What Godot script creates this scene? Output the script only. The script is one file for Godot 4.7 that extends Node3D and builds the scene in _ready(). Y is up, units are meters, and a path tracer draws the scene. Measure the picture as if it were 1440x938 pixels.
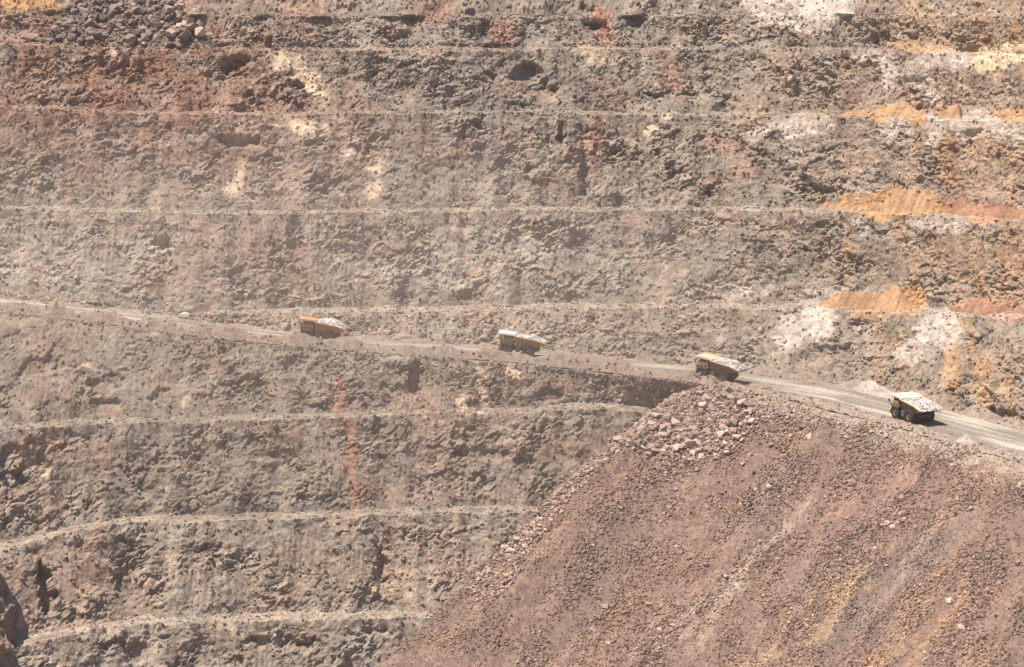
extends Node3D
# An open pit mine seen from the far rim: stepped rock faces, a haul road that climbs across them with four
# loaded haul trucks, and a slope of dumped rock below the road. Metres, y up.

const BENCH_LINES := {
	"L9": [Vector3(-151.2,19.9,-722.0),Vector3(-122.8,17.7,-750.0),Vector3(-99.5,15.8,-768.0),Vector3(-74.0,16.7,-775.0),Vector3(-42.5,16.4,-779.0),Vector3(0.0,16.7,-781.0),Vector3(32.0,16.5,-782.0),Vector3(60.0,16.5,-773.3),Vector3(88.5,16.5,-748.2),Vector3(107.5,16.5,-724.6),Vector3(134.1,16.5,-683.1),Vector3(172.1,16.5,-683.1)],
	"L8": [Vector3(-155.5,34.6,-745.0),Vector3(-126.0,36.3,-772.0),Vector3(-101.7,38.2,-788.0),Vector3(-75.5,38.6,-794.0),Vector3(-43.3,38.8,-797.0),Vector3(0.0,38.5,-799.0),Vector3(32.6,38.3,-800.0),Vector3(60.0,38.3,-791.3),Vector3(88.5,38.3,-766.2),Vector3(107.5,38.3,-742.6),Vector3(134.1,38.3,-701.1),Vector3(172.1,38.3,-701.1)],
	"L7": [Vector3(-160.1,53.6,-770.0),Vector3(-129.4,56.6,-796.0),Vector3(-103.9,60.7,-808.0),Vector3(-77.0,61.0,-813.0),Vector3(-44.2,61.7,-816.0),Vector3(0.0,62.3,-818.0),Vector3(33.2,62.1,-819.0),Vector3(60.0,62.1,-809.3),Vector3(88.5,62.1,-784.2),Vector3(107.5,62.1,-760.6),Vector3(134.1,62.1,-719.1),Vector3(172.1,62.1,-719.1)],
	"L6": [Vector3(-165.2,79.0,-798.0),Vector3(-132.4,83.3,-818.0),Vector3(-106.2,84.2,-829.0),Vector3(-78.6,84.1,-833.0),Vector3(-45.0,84.9,-835.0),Vector3(0.0,85.7,-837.0),Vector3(33.9,85.8,-838.0),Vector3(60.0,76.8,-836.3),Vector3(88.5,76.8,-811.2),Vector3(107.5,76.8,-787.6),Vector3(134.1,76.8,-746.1),Vector3(172.1,76.8,-746.1)],
	"RO": [Vector3(-182.8,115.3,-858.0),Vector3(-175.5,114.5,-857.8),Vector3(-164.9,113.3,-857.6),Vector3(-153.3,112.1,-857.3),Vector3(-143.2,111.0,-857.0),Vector3(-135.1,110.1,-856.8),Vector3(-127.9,109.3,-856.6),Vector3(-121.0,108.5,-856.3),Vector3(-114.2,107.7,-856.0),Vector3(-107.2,106.9,-855.6),Vector3(-100.2,106.0,-855.1),Vector3(-92.7,105.1,-854.6),Vector3(-84.6,104.2,-854.1),Vector3(-76.3,103.3,-853.6),Vector3(-67.7,102.5,-853.1),Vector3(-58.7,101.7,-852.6),Vector3(-48.9,100.9,-852.0),Vector3(-37.6,100.1,-851.4),Vector3(-25.3,99.3,-850.7),Vector3(-13.2,98.6,-849.9),Vector3(-2.3,97.9,-849.1),Vector3(7.1,97.1,-848.2),Vector3(15.6,96.3,-847.4),Vector3(23.5,95.5,-846.4),Vector3(31.3,94.8,-845.3),Vector3(39.0,94.2,-844.2),Vector3(45.3,93.6,-843.3),Vector3(49.7,93.0,-842.4),Vector3(53.1,92.5,-841.3),Vector3(57.3,92.0,-839.1),Vector3(62.7,91.6,-835.6),Vector3(68.6,91.3,-831.3),Vector3(73.8,90.9,-827.2),Vector3(77.5,90.5,-824.1),Vector3(80.1,90.0,-821.6),Vector3(83.1,89.6,-818.3),Vector3(87.3,89.1,-813.5),Vector3(92.2,88.5,-808.0),Vector3(97.0,87.9,-802.3),Vector3(102.0,87.3,-796.1),Vector3(107.3,86.6,-788.9),Vector3(113.9,85.9,-779.1),Vector3(121.7,85.2,-766.9),Vector3(128.9,84.5,-755.3),Vector3(134.0,84.0,-747.1)],
	"R": [Vector3(-182.1,115.3,-886.0),Vector3(-174.8,114.5,-885.8),Vector3(-164.2,113.3,-885.6),Vector3(-152.6,112.1,-885.3),Vector3(-142.5,111.0,-885.0),Vector3(-134.3,110.1,-884.8),Vector3(-127.0,109.3,-884.6),Vector3(-119.9,108.5,-884.3),Vector3(-112.7,107.7,-884.0),Vector3(-105.4,106.9,-883.6),Vector3(-98.2,106.0,-883.1),Vector3(-90.8,105.1,-882.5),Vector3(-82.9,104.2,-882.0),Vector3(-74.7,103.3,-881.5),Vector3(-66.2,102.5,-881.1),Vector3(-57.2,101.7,-880.6),Vector3(-47.3,100.9,-880.0),Vector3(-36.0,100.1,-879.3),Vector3(-23.6,99.3,-878.6),Vector3(-11.2,98.6,-877.8),Vector3(0.0,97.9,-877.0),Vector3(9.8,97.1,-876.1),Vector3(18.8,96.3,-875.2),Vector3(27.1,95.5,-874.2),Vector3(35.2,94.8,-873.0),Vector3(42.9,94.2,-871.9),Vector3(50.2,93.6,-870.9),Vector3(57.2,93.0,-869.4),Vector3(64.2,92.5,-867.0),Vector3(71.3,92.0,-863.3),Vector3(78.5,91.6,-858.7),Vector3(85.4,91.3,-853.7),Vector3(91.4,90.9,-849.0),Vector3(96.3,90.5,-844.9),Vector3(100.2,90.0,-841.1),Vector3(104.0,89.6,-836.9),Vector3(108.3,89.1,-832.0),Vector3(113.3,88.5,-826.3),Vector3(118.6,87.9,-820.1),Vector3(124.3,87.3,-813.1),Vector3(130.2,86.6,-805.0),Vector3(137.4,85.9,-794.4),Vector3(145.4,85.2,-781.8),Vector3(152.7,84.5,-770.1),Vector3(157.8,84.0,-762.0)],
	"L5": [Vector3(-183.2,106.2,-890.0),Vector3(-143.2,106.3,-889.0),Vector3(-113.2,106.3,-888.0),Vector3(-83.3,106.5,-886.0),Vector3(-47.6,106.7,-886.0),Vector3(0.0,107.8,-885.0),Vector3(35.6,108.3,-883.0),Vector3(64.9,108.7,-879.0),Vector3(92.7,109.8,-863.0),Vector3(109.9,110.7,-847.0),Vector3(132.3,112.6,-821.0),Vector3(160.6,115.2,-780.0)],
	"L4": [Vector3(-185.3,135.8,-904.0),Vector3(-144.9,134.3,-903.0),Vector3(-114.7,133.5,-903.0),Vector3(-84.5,132.9,-903.0),Vector3(-48.3,133.1,-903.0),Vector3(0.0,133.7,-903.0),Vector3(36.1,134.0,-901.0),Vector3(66.0,134.3,-897.0),Vector3(94.2,135.0,-881.0),Vector3(111.8,135.5,-865.0),Vector3(134.7,135.9,-839.0),Vector3(163.8,134.9,-798.0)],
	"L3": [Vector3(-188.3,163.1,-922.0),Vector3(-147.2,162.1,-921.0),Vector3(-116.5,160.8,-921.0),Vector3(-85.9,159.9,-921.0),Vector3(-49.1,160.1,-921.0),Vector3(0.0,160.5,-921.0),Vector3(36.7,160.2,-919.0),Vector3(67.0,160.0,-915.0),Vector3(95.8,160.4,-899.0),Vector3(113.7,160.8,-883.0),Vector3(137.0,161.4,-857.0),Vector3(166.8,160.8,-816.0)],
	"L2": [Vector3(-190.9,180.6,-937.0),Vector3(-149.2,179.8,-936.0),Vector3(-118.2,178.5,-936.0),Vector3(-87.1,178.0,-936.0),Vector3(-49.8,177.7,-936.0),Vector3(0.0,177.9,-936.0),Vector3(37.2,178.2,-934.0),Vector3(68.0,178.3,-930.0),Vector3(97.2,178.4,-914.0),Vector3(115.4,178.3,-898.0),Vector3(139.1,178.0,-872.0),Vector3(169.4,177.1,-831.0)],
	"L1": [Vector3(-193.1,188.1,-949.0),Vector3(-151.0,188.4,-948.0),Vector3(-119.5,187.8,-948.0),Vector3(-88.1,187.3,-948.0),Vector3(-50.3,187.1,-948.0),Vector3(0.0,187.1,-948.0),Vector3(37.7,187.4,-946.0),Vector3(68.8,187.7,-942.0),Vector3(98.3,188.2,-926.0),Vector3(116.7,188.4,-910.0),Vector3(140.8,188.8,-884.0),Vector3(171.6,188.7,-843.0)],
	"L0": [Vector3(-195.7,207.9,-964.0),Vector3(-153.0,207.8,-963.0),Vector3(-121.1,207.7,-963.0),Vector3(-89.2,207.6,-963.0),Vector3(-51.0,207.5,-963.0),Vector3(0.0,207.4,-963.0),Vector3(38.2,207.3,-961.0),Vector3(69.7,207.2,-957.0),Vector3(99.7,207.2,-941.0),Vector3(118.4,207.1,-925.0),Vector3(142.8,207.1,-899.0),Vector3(174.2,207.2,-858.0)],
	"Lm": [Vector3(-198.9,232.5,-983.0),Vector3(-155.5,232.3,-982.0),Vector3(-123.1,232.1,-982.0),Vector3(-90.7,231.9,-982.0),Vector3(-51.8,231.7,-982.0),Vector3(0.0,231.5,-982.0),Vector3(38.8,231.2,-980.0),Vector3(70.9,230.9,-976.0),Vector3(101.4,230.4,-960.0),Vector3(120.4,230.0,-944.0),Vector3(145.4,229.3,-918.0),Vector3(177.5,228.2,-877.0)]}
const ROCK_PATCHES := [  # rock colour zones; the upper ones also darkened to imitate haze and vignette
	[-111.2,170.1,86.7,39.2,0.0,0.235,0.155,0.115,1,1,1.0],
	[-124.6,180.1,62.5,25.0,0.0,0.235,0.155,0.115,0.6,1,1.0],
	[-65.2,154.4,53.0,28.5,0.0,0.34,0.2,0.15,0.45,1,1.0],
	[-61.1,152.4,40.7,26.5,0.0,0.36,0.268,0.215,0.4,1,1.0],
	[-125.1,138.9,32.2,10.1,0.0,0.235,0.205,0.175,0.5,1,1.0],
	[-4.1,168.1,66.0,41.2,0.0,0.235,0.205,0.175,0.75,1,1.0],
	[32.4,146.7,32.4,18.2,0.0,0.31,0.268,0.218,0.5,1,1.0],
	[105.5,167.5,47.8,31.9,0.0,0.36,0.268,0.215,0.35,1,1.0],
	[129.8,152.2,28.6,24.8,0.0,0.42,0.29,0.19,0.7,1,1.0],
	[129.7,181.7,29.6,15.8,0.0,0.42,0.29,0.19,0.65,1,1.0],
	[-126.1,121.6,33.9,15.9,0.0,0.33,0.305,0.255,0.9,1,1.0],
	[-127.9,117.8,43.7,11.9,0.0,0.42,0.385,0.33,0.8,1,1.0],
	[-74.0,121.7,33.8,13.9,0.0,0.36,0.268,0.215,0.55,1,1.0],
	[-14.0,119.9,65.5,15.9,0.0,0.42,0.385,0.33,0.8,1,1.0],
	[45.7,120.2,39.6,13.8,0.0,0.33,0.305,0.255,0.6,1,1.0],
	[80.6,123.2,35.2,13.7,0.0,0.235,0.205,0.175,0.45,1,1.0],
	[127.2,123.7,27.9,16.7,0.0,0.42,0.29,0.19,0.8,1,1.0],
	[-13.8,101.4,58.7,6.8,0.0,0.42,0.385,0.33,0.5,1,1.0],
	[-79.6,96.1,47.0,11.3,0.0,0.31,0.268,0.218,0.6,1,1.0],
	[-123.2,90.5,20.3,24.0,0.0,0.235,0.155,0.115,0.5,1,1.0],
	[-72.4,74.5,45.8,11.0,0.0,0.31,0.268,0.218,0.4,1,1.0],
	[-13.2,89.2,41.1,11.2,0.0,0.36,0.268,0.215,0.75,1,1.0],
	[-14.9,75.8,44.2,11.0,0.0,0.36,0.268,0.215,0.55,1,1.0],
	[-54.6,50.1,53.7,12.5,0.0,0.42,0.29,0.19,0.25,1,1.0],
	[-76.3,50.4,32.2,12.5,0.0,0.31,0.268,0.218,0.5,1,1.0],
	[-116.2,47.6,21.1,15.8,0.0,0.34,0.2,0.15,0.45,1,1.0],
	[-120.3,67.9,14.4,14.4,0.0,0.235,0.155,0.115,0.5,1,1.0],
	[-18.2,49.7,21.5,14.4,0.0,0.36,0.268,0.215,0.5,1,1.0],
	[123.5,99.2,12.8,11.0,0.0,0.42,0.29,0.19,0.6,1,1.0],
	[24.6,92.6,24.4,5.6,0.0,0.36,0.268,0.215,0.5,1,1.0],
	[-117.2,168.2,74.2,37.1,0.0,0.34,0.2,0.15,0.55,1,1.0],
	[-144.0,191.6,12.7,2.3,0.0,0.56,0.34,0.17,0.9,0.3,0.35],
	[-112.9,185.1,29.4,7.1,0.0,0.185,0.145,0.12,0.8,0.5,1.0],
	[-60.9,190.2,16.9,4.2,0.0,0.34,0.2,0.15,0.5,0.6,1.0],
	[-23.1,189.2,12.7,5.3,0.0,0.34,0.2,0.15,0.55,0.6,1.0],
	[-3.1,183.1,5.2,5.2,0.0,0.46,0.25,0.19,0.6,0.4,0.6],
	[27.1,185.1,3.4,8.8,-35.0,0.46,0.25,0.19,0.75,0.5,0.6],
	[23.8,177.1,8.4,3.5,20.0,0.68,0.55,0.395,0.52,0.36,0.4],
	[23.3,149.6,3.7,10.1,-5.0,0.46,0.25,0.19,0.55,0.6,0.6],
	[25.5,158.4,4.1,8.2,-10.0,0.42,0.29,0.19,0.4,0.6,1.0],
	[47.2,170.3,5.8,10.3,-15.0,0.46,0.25,0.19,0.5,0.7,0.6],
	[43.4,177.2,6.2,2.1,20.0,0.46,0.25,0.19,0.5,0.6,0.6],
	[-65.1,174.5,4.8,2.7,15.0,0.68,0.55,0.395,1,0.12,0.4],
	[-59.8,170.1,2.9,6.9,-42.0,0.68,0.55,0.395,1,0.12,0.4],
	[-55.5,166.5,2.8,1.2,20.0,0.68,0.55,0.395,1,0.15,0.4],
	[-62.3,157.7,6.6,1.7,5.0,0.68,0.55,0.395,1,0.18,0.4],
	[-56.7,155.5,4.7,3.4,10.0,0.68,0.55,0.395,1,0.12,0.4],
	[-78.9,141.7,2.3,6.8,12.0,0.68,0.55,0.395,0.78,0.3,0.4],
	[-39.4,139.2,2.8,2.9,0.0,0.68,0.55,0.395,0.65,0.3,0.4],
	[-38.5,146.2,2.3,3.4,0.0,0.68,0.55,0.395,0.5850000000000001,0.3,0.4],
	[-46.7,149.5,1.9,1.2,30.0,0.55,0.49,0.425,1,0.18,0.42],
	[-116.0,177.1,3.8,1.0,45.0,0.68,0.55,0.395,0.78,0.24,0.4],
	[-78.3,183.7,1.9,3.5,30.0,0.68,0.55,0.395,0.65,0.3,0.4],
	[-147.8,176.2,2.4,2.0,0.0,0.55,0.49,0.425,0.78,0.3,0.42],
	[45.4,159.6,2.6,1.0,-5.0,0.68,0.55,0.395,1,0.18,0.4],
	[39.7,155.9,3.3,1.2,-25.0,0.68,0.55,0.395,0.9099999999999999,0.21,0.4],
	[82.9,190.9,16.3,6.5,0.0,0.55,0.49,0.425,1,0.12,0.42],
	[86.4,186.1,7.1,3.5,30.0,0.55,0.49,0.425,1,0.18,0.42],
	[74.9,190.0,7.2,5.0,10.0,0.55,0.49,0.425,1,0.18,0.42],
	[95.6,191.6,4.3,4.0,0.0,0.55,0.49,0.425,1,0.18,0.42],
	[105.9,172.7,2.1,5.8,0.0,0.55,0.49,0.425,1,0.18,0.42],
	[114.7,170.7,2.3,8.3,-35.0,0.55,0.49,0.425,0.78,0.24,0.42],
	[120.4,176.7,8.0,2.9,0.0,0.55,0.49,0.425,0.9750000000000001,0.21,0.42],
	[135.9,178.6,10.1,3.3,-18.0,0.68,0.55,0.395,1,0.18,0.4],
	[101.7,177.0,7.0,1.9,0.0,0.55,0.49,0.425,0.78,0.3,0.42],
	[113.8,179.7,12.0,1.4,0.0,0.56,0.34,0.17,0.6,0.5,0.35],
	[107.6,161.2,10.3,2.4,-3.0,0.56,0.34,0.17,0.9,0.3,0.35],
	[121.6,162.7,2.7,1.6,0.0,0.56,0.34,0.17,0.9,0.3,0.35],
	[134.0,163.0,7.7,1.7,-5.0,0.56,0.34,0.17,0.75,0.4,0.35],
	[82.4,157.5,9.7,3.4,-8.0,0.55,0.49,0.425,0.9750000000000001,0.24,0.42],
	[72.7,156.5,7.0,1.9,-20.0,0.55,0.49,0.425,0.78,0.3,0.42],
	[107.4,158.5,4.5,2.6,0.0,0.55,0.49,0.425,1,0.18,0.42],
	[116.1,158.6,2.7,4.2,10.0,0.55,0.49,0.425,1,0.18,0.42],
	[125.5,160.2,7.8,4.6,-10.0,0.55,0.49,0.425,0.9750000000000001,0.21,0.42],
	[134.4,158.3,4.4,3.7,0.0,0.55,0.49,0.425,0.78,0.24,0.42],
	[100.6,137.3,11.7,3.3,5.0,0.56,0.34,0.17,0.9,0.3,0.35],
	[110.4,138.9,11.6,3.1,8.0,0.56,0.34,0.17,0.85,0.35,0.35],
	[126.9,138.2,13.2,2.5,2.0,0.46,0.25,0.19,0.9,0.35,0.6],
	[123.5,136.8,11.4,1.9,0.0,0.56,0.34,0.17,0.5,0.5,0.35],
	[95.8,131.4,2.2,3.7,-20.0,0.55,0.49,0.425,0.78,0.24,0.42],
	[116.7,133.5,8.8,2.3,0.0,0.55,0.49,0.425,0.65,0.3,0.42],
	[65.5,147.0,7.0,12.1,-15.0,0.46,0.25,0.19,0.3,0.8,0.6],
	[58.8,153.7,6.1,3.6,30.0,0.46,0.25,0.19,0.35,0.7,0.6],
	[99.7,111.5,12.2,3.0,-6.0,0.56,0.34,0.17,0.9,0.3,0.35],
	[108.5,113.7,4.5,3.2,0.0,0.56,0.34,0.17,0.9,0.3,0.35],
	[127.8,114.0,10.1,2.4,0.0,0.46,0.25,0.19,0.85,0.35,0.6],
	[90.9,109.8,4.8,1.3,0.0,0.42,0.29,0.19,0.7,0.4,1.0],
	[83.4,107.0,4.9,5.1,0.0,0.55,0.49,0.425,1,0.15,0.42],
	[75.9,103.8,4.9,4.2,10.0,0.55,0.49,0.425,0.9099999999999999,0.24,0.42],
	[112.9,107.2,6.9,4.5,-15.0,0.55,0.49,0.425,1,0.18,0.42],
	[107.6,101.9,6.5,3.6,-30.0,0.55,0.49,0.425,0.7150000000000001,0.24,0.42],
	[117.1,109.5,2.6,4.5,0.0,0.55,0.49,0.425,0.78,0.24,0.42],
	[67.0,112.9,6.8,2.3,-15.0,0.55,0.49,0.425,0.78,0.24,0.42],
	[61.1,111.2,6.8,1.9,0.0,0.55,0.49,0.425,0.52,0.3,0.42],
	[92.9,113.4,13.3,1.8,5.0,0.55,0.49,0.425,0.65,0.3,0.42],
	[99.3,104.8,3.4,5.7,20.0,0.235,0.205,0.175,0.6,0.4,1.0],
	[115.5,98.1,1.8,9.2,10.0,0.56,0.34,0.17,0.55,0.5,0.35],
	[122.6,97.4,2.2,9.1,8.0,0.56,0.34,0.17,0.55,0.5,0.35],
	[127.9,94.8,2.5,5.4,0.0,0.56,0.34,0.17,0.4,0.5,0.35],
	[118.5,112.3,1.9,7.4,5.0,0.42,0.29,0.19,0.5,0.5,1.0],
	[126.3,159.3,1.2,11.6,0.0,0.42,0.29,0.19,0.4,0.6,1.0],
	[116.6,187.1,8.1,12.1,0.0,0.42,0.29,0.19,0.35,0.7,1.0],
	[96.6,144.4,2.0,9.8,5.0,0.36,0.268,0.215,0.5,0.5,1.0],
	[119.4,146.0,2.7,7.7,8.0,0.42,0.29,0.19,0.6,0.5,1.0],
	[-60.1,123.6,4.0,4.4,0.0,0.46,0.25,0.19,0.3,0.5,0.6],
	[-87.3,127.4,10.0,4.0,10.0,0.46,0.25,0.19,0.35,0.6,0.6],
	[-61.6,111.3,2.3,4.7,10.0,0.68,0.55,0.395,0.39,0.3,0.4],
	[-98.2,124.5,3.2,1.4,20.0,0.55,0.49,0.425,0.78,0.24,0.42],
	[-135.5,111.7,11.9,1.2,5.0,0.42,0.29,0.19,0.7,0.5,1.0],
	[-90.9,108.1,1.8,1.2,0.0,0.55,0.49,0.425,0.39,0.3,0.42],
	[-46.2,89.3,2.4,7.5,5.0,0.46,0.25,0.19,0.85,0.6,0.6],
	[-44.0,82.7,3.0,2.6,0.0,0.46,0.25,0.19,0.75,0.5,0.6],
	[-42.4,74.3,2.2,11.8,0.0,0.46,0.25,0.19,0.8,0.6,0.6],
	[-41.0,66.1,1.8,5.5,0.0,0.46,0.25,0.19,0.9,0.5,0.6],
	[-37.0,69.3,3.7,7.3,0.0,0.34,0.2,0.15,0.25,0.7,1.0],
	[-8.7,95.6,1.1,3.6,-12.0,0.68,0.55,0.395,1,0.18,0.4],
	[-8.3,90.1,1.1,5.8,-8.0,0.68,0.55,0.395,0.9099999999999999,0.21,0.4],
	[-7.5,87.2,1.1,1.1,0.0,0.68,0.55,0.395,1,0.18,0.4],
	[-13.2,88.4,0.9,2.5,-30.0,0.68,0.55,0.395,1,0.18,0.4],
	[1.3,94.2,1.9,4.5,-35.0,0.68,0.55,0.395,1,0.18,0.4],
	[13.2,91.7,4.7,3.4,0.0,0.46,0.25,0.19,0.35,0.6,0.6],
	[24.5,89.5,5.6,2.6,0.0,0.235,0.205,0.175,0.6,0.5,1.0],
	[28.3,88.3,4.3,0.9,-15.0,0.55,0.49,0.425,0.65,0.24,0.42],
	[-125.7,77.9,1.5,7.3,-8.0,0.42,0.29,0.19,0.7,0.4,1.0],
	[-121.4,69.6,1.2,8.6,-15.0,0.68,0.55,0.395,0.5850000000000001,0.3,0.4],
	[-120.0,73.5,1.5,2.6,-20.0,0.68,0.55,0.395,0.52,0.3,0.4],
	[-113.4,97.4,1.5,1.3,0.0,0.68,0.55,0.395,0.78,0.24,0.4],
	[-87.3,87.9,0.9,1.8,0.0,0.68,0.55,0.395,0.65,0.24,0.4],
	[-124.9,100.1,7.5,11.3,-20.0,0.36,0.268,0.215,0.5,0.8,1.0],
	[-103.0,51.2,10.7,10.7,0.0,0.34,0.2,0.15,0.3,0.8,1.0],
	[-88.0,52.3,2.5,3.0,0.0,0.68,0.55,0.395,0.45499999999999996,0.36,0.4],
	[-73.6,37.1,4.5,1.5,5.0,0.68,0.55,0.395,0.5850000000000001,0.24,0.4],
	[-100.2,40.4,7.0,2.5,-10.0,0.34,0.2,0.15,0.4,0.6,1.0],
	[3.7,75.8,11.1,5.5,0.0,0.34,0.2,0.15,0.3,0.8,1.0],
	[-29.6,66.0,12.8,3.6,0.0,0.46,0.25,0.19,0.25,0.8,0.6],
	[-18.4,58.6,10.9,2.5,0.0,0.46,0.25,0.19,0.3,0.7,0.6],
	[-33.0,56.3,3.6,10.8,0.0,0.46,0.25,0.19,0.25,0.7,0.6]]
const RECESSES := [
	[4.5,171.5,5.0,3.1,0.0,5.0],
	[9.9,167.2,3.7,2.1,30.0,3.0],
	[14.1,156.4,1.4,5.5,0.0,4.5],
	[20.6,141.8,1.6,6.0,0.0,4.0],
	[25.4,184.1,2.5,9.2,-35.0,4.0],
	[23.0,187.1,2.9,3.8,0.0,3.0],
	[-79.0,152.6,7.3,1.6,0.0,5.0],
	[-80.6,174.5,4.6,2.1,-40.0,4.0],
	[-77.6,176.1,2.5,2.5,0.0,3.0],
	[-75.9,164.2,2.1,2.5,0.0,3.0],
	[-98.6,125.2,3.4,1.4,10.0,5.0],
	[-26.0,93.9,2.3,4.1,0.0,5.0],
	[9.4,89.2,4.9,2.2,0.0,3.0],
	[2.8,91.7,3.7,2.2,0.0,2.5],
	[-7.7,184.5,1.9,5.0,0.0,4.0],
	[-13.5,182.1,6.3,2.5,20.0,2.0],
	[-33.3,182.1,5.0,1.7,0.0,2.0],
	[89.9,170.5,2.8,2.4,0.0,3.0],
	[125.3,157.9,3.1,1.2,-15.0,3.0],
	[86.2,140.2,5.9,1.4,0.0,3.0],
	[112.8,169.7,4.0,2.8,0.0,2.0],
	[119.9,152.4,1.9,2.3,0.0,2.5],
	[-117.5,47.7,1.9,6.7,-18.0,9.0],
	[-130.4,90.7,5.5,3.7,0.0,3.0],
	[-127.1,96.9,5.6,2.6,-30.0,3.0],
	[-119.4,84.1,3.3,2.6,0.0,3.0],
	[-106.6,87.5,4.6,1.9,0.0,3.0],
	[-93.0,89.7,2.6,1.5,0.0,2.5],
	[-107.4,93.1,5.6,1.9,0.0,2.5],
	[-57.9,96.8,3.4,2.6,0.0,2.5],
	[-82.3,94.5,2.6,2.3,0.0,2.0],
	[-128.0,74.8,3.6,7.2,-20.0,4.0],
	[-122.9,76.1,2.5,7.2,-25.0,3.0],
	[-98.3,48.0,2.5,5.3,-10.0,3.0],
	[-110.4,56.4,1.8,3.6,-40.0,3.0],
	[-7.5,75.8,7.4,1.8,0.0,2.5],
	[-33.7,48.3,1.1,5.4,0.0,4.0],
	[-34.3,37.3,3.5,1.8,0.0,3.0],
	[-13.1,79.2,3.0,5.5,0.0,2.5],
	[3.7,73.3,2.9,3.7,0.0,2.5],
	[-58.3,33.7,10.6,1.1,0.0,3.0],
	[-52.0,33.6,1.8,2.8,0.0,3.0],
	[-94.3,32.5,2.4,2.8,0.0,3.0],
	[55.1,108.4,5.9,1.0,0.0,1.0],
	[82.9,98.0,7.6,1.9,-20.0,2.0],
	[95.1,107.0,2.7,3.8,20.0,2.5],
	[127.3,88.1,3.6,2.5,0.0,3.0],
	[122.0,88.9,3.6,1.8,0.0,3.0],
	[123.0,92.4,2.2,1.8,0.0,2.0],
	[-6.2,180.1,2.9,3.3,0.0,-2.0],
	[24.1,136.1,3.2,2.4,0.0,-3.0],
	[28.2,138.0,2.4,6.0,0.0,-2.0],
	[-30.4,95.9,5.6,5.6,0.0,-2.0],
	[16.2,149.6,4.5,12.2,-10.0,-2.0]]
const DUMP_STREAKS := [
	[82.1,38.4,73.6,74.5,13.0,0.41,0.3,0.195,0.95],
	[77.5,43.6,66.8,82.0,6.0,0.41,0.3,0.195,0.5],
	[118.6,32.4,104.9,66.9,9.0,0.4,0.265,0.165,0.95],
	[99.5,16.0,90.5,52.7,7.0,0.3,0.27,0.24,0.6],
	[53.8,23.3,45.1,71.3,6.0,0.42,0.345,0.275,0.9],
	[41.3,47.4,34.5,80.0,3.0,0.42,0.345,0.275,0.6],
	[-11.2,48.6,-12.2,70.3,5.0,0.41,0.3,0.195,0.4],
	[-25.5,51.9,-22.9,71.1,5.0,0.3,0.27,0.24,0.8],
	[75.2,8.1,63.6,27.7,8.0,0.42,0.27,0.2,0.6],
	[98.4,-0.8,91.2,21.9,8.0,0.42,0.27,0.2,0.6],
	[110.8,17.8,103.2,47.8,6.0,0.4,0.265,0.165,0.4],
	[129.4,45.7,128.3,61.2,9.0,0.4,0.265,0.165,0.45],
	[-24.6,19.7,-18.2,46.8,5.0,0.42,0.27,0.2,0.6],
	[22.8,9.4,8.8,21.3,8.0,0.42,0.27,0.2,0.5],
	[42.2,16.9,38.0,46.0,5.0,0.3,0.27,0.24,0.5],
	[70.4,13.4,65.1,52.5,8.0,0.27,0.2,0.175,0.6]]
const TRUCK_SPOTS := [[134.0, 14.0, 0], [189.0, 13.0, 0], [250.0, 19.0, -6], [322.0, 20.0, -10]]
const STEP := 0.39
const EXPOSURE := 1.88
const FOG := 5e-05
const SUN_FROM := Vector3(-340, 900, 120)

var big: FastNoiseLite
var mid: FastNoiseLite
var fine: FastNoiseLite
var cell_a: FastNoiseLite
var cell_b: FastNoiseLite
var cell_c: FastNoiseLite
var crack: FastNoiseLite
var warp: FastNoiseLite
var streak: FastNoiseLite
var rng := RandomNumberGenerator.new()
var taken := {}
var grain: Texture2D
var grain_relief: Texture2D

const GX0 := -205.0
const GY0 := -15.0
const GC := 0.8
const GW := 505
const GH := 330
var paint := PackedColorArray()
var dent := PackedFloat32Array()

var wall_points := PackedVector3Array()   # places on the faces and ledges for loose stones
var wall_tints := PackedColorArray()

var road_line := PackedVector3Array()
var road_side := PackedVector3Array()
var road_run := PackedFloat32Array()
const ROAD_WIDTH := 28.0

var dump_edge: Array[Vector3] = []
const DUMP_START := Vector3(52.0, 92.6, -841.6)
const DUMP_ALONG := Vector3(0.743, 0.0, 0.669)
const DUMP_FALL := Vector3(-0.669, 0.0, 0.743)

# ------------------------------------------------------------------ helpers
func noise(kind: int, frequency: float, s: int, octaves := 1) -> FastNoiseLite:
	var n := FastNoiseLite.new()
	n.noise_type = kind
	n.frequency = frequency
	n.seed = s
	n.fractal_type = FastNoiseLite.FRACTAL_FBM if octaves > 1 else FastNoiseLite.FRACTAL_NONE
	n.fractal_octaves = octaves
	if kind == FastNoiseLite.TYPE_CELLULAR:
		n.cellular_return_type = FastNoiseLite.RETURN_CELL_VALUE
		n.cellular_jitter = 1.0
	return n

func numbered(called: String) -> String:
	var k: int = taken.get(called, 0)
	taken[called] = k + 1
	return called if k == 0 else "%s_%03d" % [called, k]

func tag(o: Node, label: String, category := "", group := "", kind := "") -> void:
	if label: o.set_meta("label", label)
	if category: o.set_meta("category", category)
	if group: o.set_meta("group", group)
	if kind: o.set_meta("kind", kind)

func part(called: String, m: Mesh, material: Material, parent: Node = self) -> MeshInstance3D:
	var o := MeshInstance3D.new()
	o.name = numbered(called) if parent == self else called
	o.mesh = m
	o.material_override = material
	parent.add_child(o, true)
	return o

func thing(called: String, at: Vector3) -> Node3D:
	var o := Node3D.new()
	o.name = numbered(called)
	add_child(o)
	o.position = at
	return o

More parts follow.
